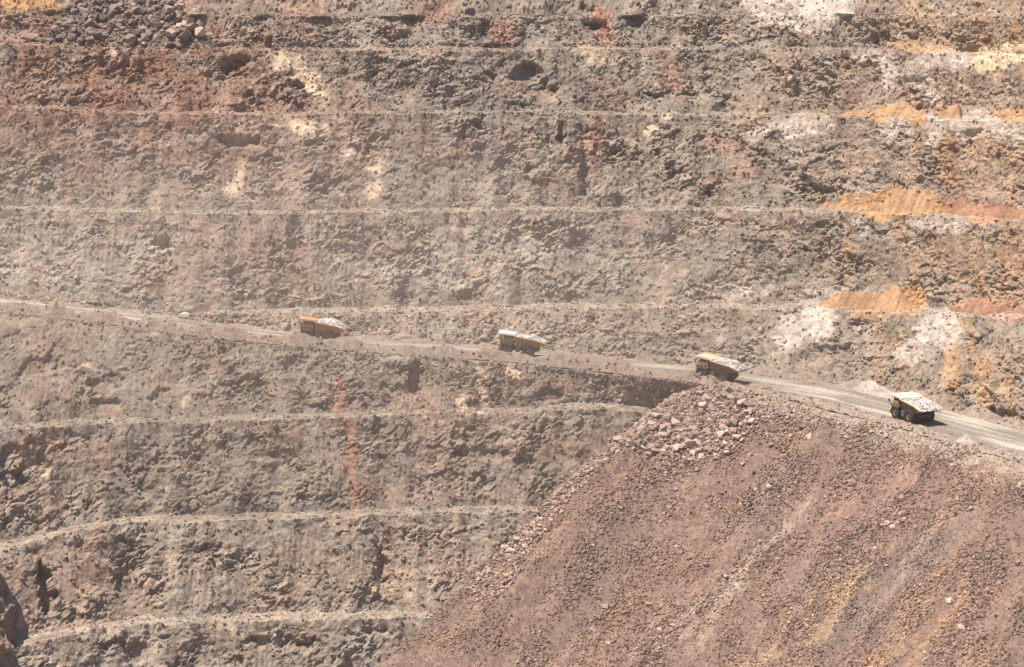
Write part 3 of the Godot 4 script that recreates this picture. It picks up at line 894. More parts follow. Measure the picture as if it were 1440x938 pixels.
func dump_stones(dump: Node3D) -> void:
	rng.seed = 33
	var shapes: Array[ArrayMesh] = []
	for k in 7:
		shapes.append(rock_mesh(100 + k, 9 + k % 4, Vector3(1.15, [0.55, 0.7, 0.8, 0.6, 0.9, 0.5, 0.75][k], 0.85)))
	var tones: Array[StandardMaterial3D] = []
	for c in [Color(0.338, 0.253, 0.211), Color(0.253, 0.181, 0.150), Color(0.384, 0.296, 0.246), Color(0.170, 0.131, 0.115), Color(0.445, 0.361, 0.299), Color(0.291, 0.208, 0.162), Color(0.230, 0.196, 0.170)]:
		tones.append(paint_material(c, 0.95))
	# small stones
	var places: Array[Transform3D] = []
	var tints := PackedColorArray()
	while places.size() < 170000:
		var along := rng.randf_range(-70.0, 190.0)
		var down := rng.randf_range(-3.0, 110.0)
		var at := DUMP_START + DUMP_ALONG * along + DUMP_FALL * down
		if not dump_seen(at.x, at.z):
			continue
		var f := dump_frame(at.x, at.z)
		var coarse := clampf(0.62 + streak.get_noise_2d(f.x * 0.35 + 70.0, f.y * 0.05) * 0.5 + mid.get_noise_2d(at.x, at.z) * 0.8, 0.25, 1.0)
		if rng.randf() > coarse:
			continue
		var size := 0.2 + pow(rng.randf(), 3.5) * (0.3 + coarse * 1.0)
		at.y = dump_height(at.x, at.z) + size * 0.12
		places.append(Transform3D(any_turn().scaled_local(Vector3(size, size * rng.randf_range(0.5, 0.9), size * rng.randf_range(0.6, 1.1))), at))
		var c := dump_tint(at.x, at.z)
		var g := rng.randf_range(0.7, 1.6) * (1.4 if rng.randf() < 0.1 else 1.0)
		tints.append(Color(c.r * g, c.g * g, c.b * g))
	scatter("small_stones", "", rock_mesh(9, 9, Vector3.ONE), places, tints, dump)
	# the larger ones, one by one
	var made := 0
	while made < 190:
		var along := rng.randf_range(-45.0, 130.0)
		var down := rng.randf_range(2.0, 85.0)
		var at := DUMP_START + DUMP_ALONG * along + DUMP_FALL * down
		var f := dump_frame(at.x, at.z)
		var coarse := 0.35 + streak.get_noise_2d(f.x * 0.35 + 70.0, f.y * 0.05) * 1.1
		if rng.randf() > coarse or not dump_seen(at.x, at.z):
			continue
		var size := 0.95 + pow(rng.randf(), 2.5) * 1.5
		at.y = dump_height(at.x, at.z) + size * 0.1
		var o := part("stone", shapes[made % 7], tones[rng.randi_range(0, 6)], dump)
		o.transform = Transform3D(Basis(Vector3.UP, rng.randf() * TAU) * Basis(Vector3.RIGHT, rng.randf_range(-0.7, 0.7)).scaled_local(Vector3.ONE * size), at)
		made += 1
	# rubble between the blocks of the fall and along the foot of the wall
	var fill: Array[Transform3D] = []
	var fill_tints := PackedColorArray()
	for k in 7000:
		var along := rng.randfn(-1.0, 10.0)
		var down := rng.randfn(11.0, 6.5)
		if k > 5000:
			var r := rng.randf_range(15.0, 75.0)
			var a := deg_to_rad(lerpf(40.0, 18.0, r / 70.0) - pow(rng.randf(), 1.3) * 12.0)
			along = -sin(a) * r
			down = cos(a) * r
		var at := DUMP_START + DUMP_ALONG * along + DUMP_FALL * down
		var size := 0.45 + pow(rng.randf(), 1.8) * 1.15
		at.y = dump_height(at.x, at.z) + size * 0.2
		fill.append(Transform3D(any_turn().scaled_local(Vector3(size, size * 0.7, size)), at))
		var g := rng.randf_range(0.55, 1.6)
		fill_tints.append(Color(0.385 * g, 0.295 * g, 0.245 * g))
	scatter("spilled_stones", "", rock_mesh(19, 10, Vector3.ONE), fill, fill_tints, dump)
	# big stones that rolled down along the foot of the wall
	while made < 295:
		var r := rng.randf_range(18.0, 62.0)
		var a := deg_to_rad(lerpf(37.0, 19.0, r / 62.0) - pow(rng.randf(), 1.5) * 9.0)
		var at := DUMP_START + DUMP_FALL * (cos(a) * r) - DUMP_ALONG * (sin(a) * r)
		var size := 0.9 + pow(rng.randf(), 2.0) * 1.7
		at.y = dump_height(at.x, at.z) + size * 0.15
		var o := part("stone", shapes[made % 7], tones[[0, 2, 4, 0, 2, 1, 6][rng.randi_range(0, 6)]], dump)
		o.transform = Transform3D(Basis(Vector3.UP, rng.randf() * TAU) * Basis(Vector3.RIGHT, rng.randf_range(-0.7, 0.7)).scaled_local(Vector3.ONE * size), at)
		made += 1
	# coarse fall of blocks under the road
	var pile := thing("rockfall", Vector3(DUMP_START.x, DUMP_START.y, DUMP_START.z))
	tag(pile, "spill of large pinkish broken blocks below the roadside at the top of the dump slope", "rock pile")
	made = 0
	while made < 290:
		var along := rng.randf_range(-23.0, 22.0)
		var down := rng.randf_range(-2.0, 25.0)
		if Vector2((along + 1.0) / 23.0, (down - 11.5) / 13.5).length() > 1.0 or -along > down * 0.85 + 2.0:
			continue
		var at := DUMP_START + DUMP_ALONG * along + DUMP_FALL * down
		var size := 1.1 + pow(rng.randf(), 2.8) * 2.8
		at.y = dump_height(at.x, at.z) + size * 0.15 + rng.randf() * 0.3
		var o := part("block", shapes[made % 7], tones[[0, 2, 4, 0, 1, 2, 5, 6][rng.randi_range(0, 7)]], pile)
		o.transform = Transform3D(Basis(Vector3.UP, rng.randf() * TAU) * Basis(Vector3.RIGHT, rng.randf_range(-0.8, 0.8)).scaled_local(Vector3.ONE * size), at - pile.position)
		made += 1

func ledge_pile() -> void:
	# dark rockfall lying on an upper ledge
	rng.seed = 55
	var shapes: Array[ArrayMesh] = []
	for k in 6:
		shapes.append(rock_mesh(200 + k, 9 + k % 4, Vector3(1.1, [0.6, 0.75, 0.85, 0.65, 0.9, 0.7][k], 0.9)))
	var tones: Array[StandardMaterial3D] = []
	for c in [Color(0.162, 0.128, 0.111), Color(0.119, 0.098, 0.089), Color(0.221, 0.170, 0.140), Color(0.187, 0.153, 0.132), Color(0.391, 0.306, 0.255), Color(0.306, 0.221, 0.170)]:
		tones.append(paint_material(c, 0.95))
	var at0 := Vector3(-114.0, 179.5, -938.0)
	var pile := thing("rock_pile", at0)
	tag(pile, "heap of dark angular boulders fallen onto an upper ledge beside an orange face", "rock pile")
	var w := 150
	var h := 46
	var points := PackedVector3Array()
	var tints := PackedColorArray()
	for j in h:
		for i in w:
			var x := -31.0 + 62.0 * i / (w - 1.0)
			var z := 2.0 - 20.0 * j / (h - 1.0)
			var p := Vector3(x, pile_height(x, z), z)
			points.append(p)
			var tone := 1.0 + fine.get_noise_3dv(p + at0) * 0.4
			tints.append(Color(0.25 * tone, 0.195 * tone, 0.16 * tone))
	part("rubble", grid_mesh(points, tints, w, h, false), rock_material(), pile)
	var made := 0
	while made < 290:
		var x := rng.randf_range(-27.0, 26.0)
		var z := rng.randf_range(-15.0, 0.0)
		if rng.randf() > 1.0 - smoothstep(10.0, 30.0, x) * 0.75 or -z > 16.0 * smoothstep(-31.0, -12.0, x) + 1.0:
			continue
		var size := 1.5 + pow(rng.randf(), 2.2) * 2.7
		var tone := rng.randi_range(0, 3)
		if x > 6.0 and rng.randf() < 0.55:
			tone = rng.randi_range(4, 5)
		if x > 14.0 and z > -9.0 and rng.randf() < 0.3:
			size += 0.9
		var o := part("boulder", shapes[made % 6], tones[tone], pile)
		o.transform = Transform3D(Basis(Vector3.UP, rng.randf() * TAU) * Basis(Vector3.RIGHT, rng.randf_range(-0.8, 0.8)).scaled_local(Vector3.ONE * size), Vector3(x, pile_height(x, z) + size * 0.2, z))
		made += 1
	var fill: Array[Transform3D] = []
	var fill_tints := PackedColorArray()
	for k in 3600:
		var x := rng.randf_range(-28.0, 29.0)
		var z := rng.randf_range(-17.0, 0.5)
		if -z > 17.0 * smoothstep(-31.0, -12.0, x) + 1.0:
			continue
		var size := 0.4 + pow(rng.randf(), 2.0) * 0.9
		fill.append(Transform3D(any_turn().scaled_local(Vector3(size, size * 0.7, size)), Vector3(x, pile_height(x, z) + size * 0.2, z)))
		var g := rng.randf_range(0.6, 1.5)
		fill_tints.append(Color(0.22 * g, 0.175 * g, 0.15 * g))
	scatter("rubble_stones", "", shapes[2], fill, fill_tints, pile)
	var o := part("boulder", shapes[1], tones[5], pile)
	o.transform = Transform3D(Basis(Vector3.UP, 0.4).scaled_local(Vector3(5.2, 4.2, 3.4)), Vector3(-27.5, 2.2, -2.0))

func pile_height(x: float, z: float) -> float:
	return -0.6 - maxf(0.0, z + 1.0) * 1.6 - smoothstep(24.0, 31.0, absf(x)) * 3.0 + 0.92 * maxf(0.0, -z - 0.5) * smoothstep(-31.0, -14.0, x) * (1.0 - smoothstep(12.0, 34.0, x) * 0.55) + mid.get_noise_2d(x * 2.0, z * 2.0 + 60.0) * 1.5 + fine.get_noise_2d(x, z) * 0.5

func roadside() -> void:
	var pale := paint_material(Color(0.448, 0.392, 0.320), 0.95)
	var dark := paint_material(Color(0.24, 0.20, 0.175), 0.95)
	var spots := [
		[262.0, -1.0, 3.3, pale, 11, "lone pale cream boulder at the inner edge of the haul road"],
		[0.0, 25.0, 2.6, dark, 12, "dark boulder on the road edge where the road leaves the wall"],
		[408.0, -1.5, 3.6, dark, 13, "dark round boulder at the wall toe ahead of the leading haul truck"],
		[488.0, -1.5, 3.0, dark, 14, "dark boulder at the wall toe behind the leading haul truck"]]
	for s in spots:
		var run: float = (s[0] + 200.0) * 0.198 if s[0] < 900.0 else 0.0
		var p := road_at(run, s[1])
		var o := part("boulder", rock_mesh(s[4], 16, Vector3(1.2, 0.8, 0.9)), s[3])
		o.transform = Transform3D(Basis(Vector3.UP, 0.6 * s[4]).scaled_local(Vector3.ONE * s[2]), p + Vector3(0, s[2] * 0.28, 0))
		tag(o, s[5], "boulder")
	heap(288.0, 1.0, Vector3(9.0, 3.4, 4.5), Color(0.50, 0.455, 0.39), "pale grey gravel heap tipped against the wall on the inner road edge")
	heap(348.0, 26.0, Vector3(5.0, 2.0, 3.2), Color(0.46, 0.41, 0.345), "low beige gravel mound on the outer road edge above the dump slope")

func heap(run: float, across: float, size: Vector3, tint: Color, label: String) -> void:
	var at := road_at(run, across)
	var points := PackedVector3Array()
	var tints := PackedColorArray()
	var n := 48
	for j in n:
		for i in n:
			var x := (i / (n - 1.0) * 2.0 - 1.0)
			var z := (j / (n - 1.0) * 2.0 - 1.0)
			var p := Vector3(x * size.x, 0, z * size.z)
			p.y = maxf(0.0, 1.0 - Vector2(x, z).length() * 1.02) * size.y * (1.0 + mid.get_noise_2d(p.x * 3.0 + run, p.z * 3.0) * 0.5) + fine.get_noise_2d(p.x * 1.5 + run, p.z * 1.5) * 0.22 - 0.2 - 1.4 * pow(Vector2(x, z).length(), 3.0)
			points.append(p)
			var tone := 1.0 + fine.get_noise_2d(p.x * 3.0, p.z * 3.0) * 0.25
			tints.append(Color(tint.r * tone, tint.g * tone, tint.b * tone))
	var o := part("gravel_heap", grid_mesh(points, tints, n, n, true), rock_material())
	o.position = at
	o.rotation.y = -0.75
	tag(o, label, "gravel heap")

# ------------------------------------------------------------------ haul trucks
func hull(st: SurfaceTool, c: Array) -> void:
	# a solid with eight corners: four below, four above, in the same order
	var m := Vector3.ZERO
	for p: Vector3 in c:
		m += p / 8.0
	for f in [[0, 1, 2, 3], [4, 5, 6, 7], [0, 1, 5, 4], [1, 2, 6, 5], [2, 3, 7, 6], [3, 0, 4, 7]]:
		var a: Vector3 = c[f[0]]
		var b: Vector3 = c[f[1]]
		var d: Vector3 = c[f[2]]
		var e: Vector3 = c[f[3]]
		var n := (a - d).cross(a - b) + (a - e).cross(a - d)
		if n.dot((a + b + d + e) / 4.0 - m) < 0.0:
			var keep := b
			b = e
			e = keep
		for q: Vector3 in [a, b, d, a, d, e]:
			st.add_vertex(q)

func box(st: SurfaceTool, a: Vector3, b: Vector3) -> void:
	hull(st, [Vector3(a.x, a.y, a.z), Vector3(b.x, a.y, a.z), Vector3(b.x, a.y, b.z), Vector3(a.x, a.y, b.z), Vector3(a.x, b.y, a.z), Vector3(b.x, b.y, a.z), Vector3(b.x, b.y, b.z), Vector3(a.x, b.y, b.z)])

func begin() -> SurfaceTool:
	var st := SurfaceTool.new()
	st.begin(Mesh.PRIMITIVE_TRIANGLES)
	st.set_smooth_group(-1)
	return st

func close(st: SurfaceTool) -> ArrayMesh:
	st.generate_normals()
	return st.commit()

func bar(st: SurfaceTool, a: Vector3, b: Vector3, r: float) -> void:
	var d := (b - a).normalized()
	var u := d.cross(Vector3.UP if absf(d.y) < 0.9 else Vector3.RIGHT).normalized() * r
	var v := d.cross(u).normalized() * r
	hull(st, [a - u - v, a + u - v, a + u + v, a - u + v, b - u - v, b + u - v, b + u + v, b - u + v])

func lathe(profile: Array, sides: int) -> ArrayMesh:
	# turned about the z axis; profile of (radius, z) from the inner to the outer side
	var st := SurfaceTool.new()
	st.begin(Mesh.PRIMITIVE_TRIANGLES)
	for k in profile.size() - 1:
		st.set_smooth_group(k)
		for i in sides:
			var a := TAU * i / sides
			var b := TAU * (i + 1) / sides
			var p: Vector2 = profile[k]
			var q: Vector2 = profile[k + 1]
			var c := [Vector3(cos(a) * p.x, sin(a) * p.x, p.y), Vector3(cos(b) * p.x, sin(b) * p.x, p.y), Vector3(cos(b) * q.x, sin(b) * q.x, q.y), Vector3(cos(a) * q.x, sin(a) * q.x, q.y)]
			for v in [0, 2, 1, 0, 3, 2]:
				st.add_vertex(c[v])
	st.generate_normals()
	return st.commit()

func wheel(parent: Node, called: String, at: Vector3, outward: float, tyre: Mesh, rim: Mesh, rubber: Material, steel: Material) -> void:
	var o := Node3D.new()
	o.name = called
	parent.add_child(o, true)
	o.position = at
	if outward < 0.0:
		o.rotation.y = PI
	part("tyre", tyre, rubber, o)
	part("rim", rim, steel, o)

func make_truck() -> Node3D:
	# x is forward, rear axle over the origin
	var yellow := paint_material(Color(0.336, 0.160, 0.052), 0.65)
	var dusty := paint_material(Color(0.15, 0.095, 0.06), 0.8)
	var pale_sunlit := paint_material(Color(0.592, 0.432, 0.264), 0.7)  # truck paint made paler, with the sunlight on the canopy tops put in
	var black := paint_material(Color(0.035, 0.033, 0.035), 0.8)
	var frame_paint := paint_material(Color(0.075, 0.062, 0.055), 0.8)
	var rubber := paint_material(Color(0.032, 0.03, 0.03), 0.9)
	var steel := paint_material(Color(0.12, 0.105, 0.10), 0.8)
	var white := paint_material(Color(0.72, 0.68, 0.62), 0.6)
	var glass := paint_material(Color(0.03, 0.035, 0.04), 0.15)
	var t := thing("haul_truck", Vector3.ZERO)
	# chassis
	var st := begin()
	for z in [-1.0, 1.0]:
		hull(st, [Vector3(-2.6, 1.5, z - 0.3), Vector3(7.4, 1.3, z - 0.3), Vector3(7.4, 1.3, z + 0.3), Vector3(-2.6, 1.5, z + 0.3), Vector3(-2.6, 2.3, z - 0.3), Vector3(7.4, 2.3, z - 0.3), Vector3(7.4, 2.3, z + 0.3), Vector3(-2.6, 2.3, z + 0.3)])
	box(st, Vector3(-0.8, 1.1, -1.5), Vector3(0.8, 2.3, 1.5))
	box(st, Vector3(-2.7, 1.6, -1.3), Vector3(-2.3, 2.4, 1.3))
	box(st, Vector3(5.2, 1.2, -2.0), Vector3(6.2, 1.9, 2.0))
	part("chassis", close(st), frame_paint, t)
	st = begin()
	box(st, Vector3(7.3, 0.95, -3.1), Vector3(7.9, 1.75, 3.1))
	part("bumper", close(st), dusty, t)
	st = begin()
	hull(st, [Vector3(5.4, 1.7, -1.35), Vector3(7.5, 1.7, -1.35), Vector3(7.5, 1.7, 1.35), Vector3(5.4, 1.7, 1.35), Vector3(5.4, 3.75, -1.35), Vector3(7.3, 3.6, -1.35), Vector3(7.3, 3.6, 1.35), Vector3(5.4, 3.75, 1.35)])
	var hood := part("engine_hood", close(st), yellow, t)
	st = begin()
	for k in 9:
		box(st, Vector3(7.5, 1.85 + k * 0.19, -1.15), Vector3(7.58, 1.95 + k * 0.19, 1.15))
	part("grille", close(st), black, hood)
	# deck and rails
	st = begin()
	box(st, Vector3(3.9, 3.3, -3.4), Vector3(7.5, 3.45, -1.36))
	box(st, Vector3(3.9, 3.3, 1.36), Vector3(7.5, 3.45, 3.4))
	box(st, Vector3(3.7, 3.28, -3.4), Vector3(5.35, 3.44, 3.4))
	for z in [-3.2, 3.2]:
		hull(st, [Vector3(4.2, 2.9, z - 0.2), Vector3(7.3, 2.9, z - 0.2), Vector3(7.3, 2.9, z + 0.2), Vector3(4.2, 2.9, z + 0.2), Vector3(4.2, 3.29, z - 0.2), Vector3(7.3, 3.29, z - 0.2), Vector3(7.3, 3.29, z + 0.2), Vector3(4.2, 3.29, z + 0.2)])
	part("deck", close(st), dusty, t)
	st = begin()
	for z in [-3.35, 3.35]:
		for x in [4.2, 5.3, 6.4, 7.4]:
			bar(st, Vector3(x, 3.45, z), Vector3(x, 4.45, z), 0.035)
		for y in [3.95, 4.45]:
			bar(st, Vector3(4.2, y, z), Vector3(7.4, y, z), 0.035)
	for y in [3.95, 4.45]:
		bar(st, Vector3(7.42, y, -3.35), Vector3(7.42, y, 3.35), 0.035)
	for z in [-1.8, 0.0, 1.8]:
		bar(st, Vector3(7.42, 3.45, z), Vector3(7.42, 4.45, z), 0.035)
	part("handrail", close(st), pale_sunlit, t)
	for z in [-2.2, 2.2]:
		st = begin()
		for w in [-0.32, 0.32]:
			bar(st, Vector3(7.95, 0.9, z + w), Vector3(7.6, 3.4, z + w), 0.05)
		for k in 8:
			bar(st, Vector3(7.93 - k * 0.045, 1.05 + k * 0.31, z - 0.32), Vector3(7.93 - k * 0.045, 1.05 + k * 0.31, z + 0.32), 0.035)
		part("ladder", close(st), pale_sunlit, t)
	# cab on the left of the deck
	st = begin()
	hull(st, [Vector3(4.5, 3.44, -3.1), Vector3(6.7, 3.44, -3.1), Vector3(6.7, 3.44, -1.2), Vector3(4.5, 3.44, -1.2), Vector3(4.6, 5.1, -3.0), Vector3(6.5, 5.1, -3.0), Vector3(6.5, 5.1, -1.3), Vector3(4.6, 5.1, -1.3)])
	box(st, Vector3(4.45, 5.11, -3.15), Vector3(6.8, 5.22, -1.15))
	var cab := part("cab", close(st), dusty, t)
	st = begin()
	hull(st, [Vector3(4.75, 4.2, -3.09), Vector3(6.4, 4.2, -3.09), Vector3(6.4, 4.2, -3.0), Vector3(4.75, 4.2, -3.0), Vector3(4.8, 4.95, -3.06), Vector3(6.3, 4.95, -3.06), Vector3(6.3, 4.95, -3.0), Vector3(4.8, 4.95, -3.0)])
	part("window", close(st), glass, cab)
	st = begin()
	hull(st, [Vector3(6.5, 4.15, -2.9), Vector3(6.66, 4.15, -2.9), Vector3(6.66, 4.15, -1.4), Vector3(6.5, 4.15, -1.4), Vector3(6.45, 4.95, -2.9), Vector3(6.57, 4.95, -2.9), Vector3(6.57, 4.95, -1.4), Vector3(6.45, 4.95, -1.4)])
	part("windscreen", close(st), glass, cab)
	st = begin()
	box(st, Vector3(4.4, 3.44, 1.3), Vector3(6.4, 4.6, 3.0))
	part("electrical_cabinet", close(st), dusty, t)
	# air cleaners, tanks
	for z in [-0.8, 0.8]:
		st = begin()
		box(st, Vector3(7.32, 3.6, z - 0.35), Vector3(7.75, 4.3, z + 0.35))
		part("air_cleaner", close(st), black, t)
	st = begin()
	hull(st, [Vector3(2.25, 1.15, -3.0), Vector3(3.35, 1.15, -3.0), Vector3(3.35, 1.15, -1.6), Vector3(2.25, 1.15, -1.6), Vector3(2.2, 2.5, -3.1), Vector3(3.4, 2.5, -3.1), Vector3(3.4, 2.5, -1.5), Vector3(2.2, 2.5, -1.5)])
	part("fuel_tank", close(st), steel, t)
	st = begin()
	box(st, Vector3(2.3, 1.2, 1.6), Vector3(3.3, 2.4, 3.0))
	part("hydraulic_tank", close(st), dusty, t)
	for z in [-1.35, 1.35]:
		st = begin()
		bar(st, Vector3(2.9, 1.5, z), Vector3(1.2, 3.2, z), 0.16)
		part("hoist_cylinder", close(st), steel, t)
	for z in [-2.7, -1.9, 1.9, 2.7]:
		st = begin()
		box(st, Vector3(7.5, 2.95, z - 0.2), Vector3(7.62, 3.22, z + 0.2))
		part("headlight", close(st), white, t)
	for z in [-3.75, 3.75]:
		st = begin()
		bar(st, Vector3(7.3, 3.5, z * 0.9), Vector3(7.5, 4.2, z), 0.04)
		box(st, Vector3(7.45, 4.0, z - 0.2), Vector3(7.55, 4.7, z + 0.2))
		part("mirror", close(st), black, t)
	for z in [-1.9, 1.9]:
		st = begin()
		bar(st, Vector3(-2.45, 2.0, z * 0.6), Vector3(-2.45, 2.0, z), 0.12)
		part("rear_lamp", close(st), paint_material(Color(0.3, 0.03, 0.02), 0.4), t)
	# dump body: floor, walls, headboard, canopy, ribs
	var body := Node3D.new()
	body.name = "dump_body"
	t.add_child(body, true)
	st = begin()
	# floor: two lengths, the tail kicks up
	hull(st, [Vector3(-1.6, 2.62, -2.5), Vector3(3.1, 2.5, -2.5), Vector3(3.1, 2.5, 2.5), Vector3(-1.6, 2.62, 2.5), Vector3(-1.6, 2.9, -2.5), Vector3(3.1, 2.78, -2.5), Vector3(3.1, 2.78, 2.5), Vector3(-1.6, 2.9, 2.5)])
	hull(st, [Vector3(-4.5, 3.45, -3.0), Vector3(-1.6, 2.62, -2.5), Vector3(-1.6, 2.62, 2.5), Vector3(-4.5, 3.45, 3.0), Vector3(-4.5, 3.62, -3.0), Vector3(-1.6, 2.9, -2.5), Vector3(-1.6, 2.9, 2.5), Vector3(-4.5, 3.62, 3.0)])
	part("floor", close(st), dusty, body)
	for s in [-1.0, 1.0]:
		st = begin()
		hull(st, [Vector3(-1.6, 2.63, 2.52 * s), Vector3(3.1, 2.51, 2.52 * s), Vector3(3.1, 2.51, 2.62 * s), Vector3(-1.6, 2.63, 2.62 * s), Vector3(-1.9, 4.55, 3.35 * s), Vector3(3.7, 5.2, 3.35 * s), Vector3(3.7, 5.2, 3.47 * s), Vector3(-1.9, 4.55, 3.47 * s)])
		hull(st, [Vector3(-4.5, 3.46, 3.02 * s), Vector3(-1.6, 2.63, 2.52 * s), Vector3(-1.6, 2.63, 2.62 * s), Vector3(-4.5, 3.46, 3.12 * s), Vector3(-4.45, 3.85, 3.3 * s), Vector3(-1.9, 4.55, 3.35 * s), Vector3(-1.9, 4.55, 3.47 * s), Vector3(-4.45, 3.85, 3.42 * s)])
		part("side_wall", close(st), yellow, body)
		st = begin()
		bar(st, Vector3(-1.9, 4.58, 3.46 * s), Vector3(3.7, 5.22, 3.46 * s), 0.13)
		bar(st, Vector3(-4.5, 3.87, 3.4 * s), Vector3(-1.9, 4.58, 3.46 * s), 0.13)
		part("top_rail", close(st), pale_sunlit, body)
		for k in 6:
			var x := -2.4 + k * 1.02
			var low := 2.62 if x > -1.6 else 2.62 + (-1.6 - x) * 0.286
			var high := 4.55 + (x + 1.9) * 0.116 if x > -1.9 else 4.55 + (x + 1.9) * 0.275
			st = begin()
			hull(st, [Vector3(x - 0.13, low, 2.6 * s), Vector3(x + 0.13, low, 2.6 * s), Vector3(x + 0.13, low, 2.86 * s), Vector3(x - 0.13, low, 2.86 * s), Vector3(x - 0.13, high - 0.1, 3.44 * s), Vector3(x + 0.13, high - 0.1, 3.44 * s), Vector3(x + 0.13, high - 0.1, 3.6 * s), Vector3(x - 0.13, high - 0.1, 3.6 * s)])
			part("rib", close(st), dusty, body)
	st = begin()
	hull(st, [Vector3(3.1, 2.5, -2.6), Vector3(3.28, 2.5, -2.6), Vector3(3.28, 2.5, 2.6), Vector3(3.1, 2.5, 2.6), Vector3(3.7, 5.2, -3.4), Vector3(3.9, 5.2, -3.4), Vector3(3.9, 5.2, 3.4), Vector3(3.7, 5.2, 3.4)])
	part("headboard", close(st), dusty, body)
	st = begin()
	hull(st, [Vector3(3.72, 5.21, -3.45), Vector3(8.3, 5.5, -3.2), Vector3(8.3, 5.5, 3.2), Vector3(3.72, 5.21, 3.45), Vector3(3.72, 5.36, -3.45), Vector3(8.3, 5.66, -3.2), Vector3(8.3, 5.66, 3.2), Vector3(3.72, 5.36, 3.45)])
	for s in [-1.0, 1.0]:
		hull(st, [Vector3(3.7, 5.3, 3.46 * s), Vector3(8.32, 5.45, 3.21 * s), Vector3(8.32, 5.45, 3.33 * s), Vector3(3.7, 5.3, 3.58 * s), Vector3(3.7, 5.75, 3.46 * s), Vector3(8.32, 5.9, 3.21 * s), Vector3(8.32, 5.9, 3.33 * s), Vector3(3.7, 5.75, 3.58 * s)])
	part("canopy", close(st), pale_sunlit, body)
	# wheels
	var tyre := lathe([Vector2(0.95, -0.55), Vector2(1.45, -0.58), Vector2(1.68, -0.42), Vector2(1.72, 0.0), Vector2(1.68, 0.42), Vector2(1.45, 0.58), Vector2(0.95, 0.55)], 28)
	var rim := lathe([Vector2(0.02, -0.3), Vector2(0.96, -0.5), Vector2(0.96, 0.5), Vector2(0.8, 0.44), Vector2(0.72, 0.2), Vector2(0.38, 0.25), Vector2(0.34, 0.5), Vector2(0.02, 0.52)], 28)
	for s in [-1.0, 1.0]:
		wheel(t, "front_wheel", Vector3(5.7, 1.72, 2.75 * s), s, tyre, rim, rubber, steel)
		wheel(t, "rear_wheel", Vector3(0, 1.72, 2.9 * s), s, tyre, rim, rubber, steel)
		wheel(t, "rear_wheel", Vector3(0, 1.72, 1.62 * s), s, tyre, rim, rubber, steel)
	return t

func ore_heap(seed_at: float, high: float) -> ArrayMesh:
	# a heap of broken pale ore filling the body
	var w := 96
	var h := 66
	var points := PackedVector3Array()
	var tints := PackedColorArray()
	for j in h:
		for i in w:
			var u := i / (w - 1.0)
			var v := j / (h - 1.0) * 2.0 - 1.0
			var x := lerpf(-4.35, 3.62, u)
			var rim := 4.55 + (x + 1.9) * 0.116 if x > -1.9 else 4.55 + (x + 1.9) * 0.275
			var half := 3.28
			var p := Vector3(x, rim - 0.25, v * half)
			p.y += high * (1.0 + mid.get_noise_2d(x * 2.5 + seed_at, p.z * 2.5) * 0.5) * pow(maxf(0.0, 1.0 - v * v), 0.8) * pow(maxf(0.0, sin(PI * pow(u, 0.85))), 0.7)
			p.y += fine.get_noise_2d(x * 2.0 + seed_at, p.z * 2.0) * 0.28 + cell_b.get_noise_2d(x * 4.5, p.z * 4.5) * 0.13
			var tone := 1.0 + cell_b.get_noise_2d(x * 4.5, p.z * 4.5) * 0.25 + fine.get_noise_2d(x * 4.0, p.z * 4.0) * 0.2
			points.append(p)
			tints.append(Color(0.72 * tone, 0.69 * tone, 0.655 * tone))
	return grid_mesh(points, tints, w, h, true)

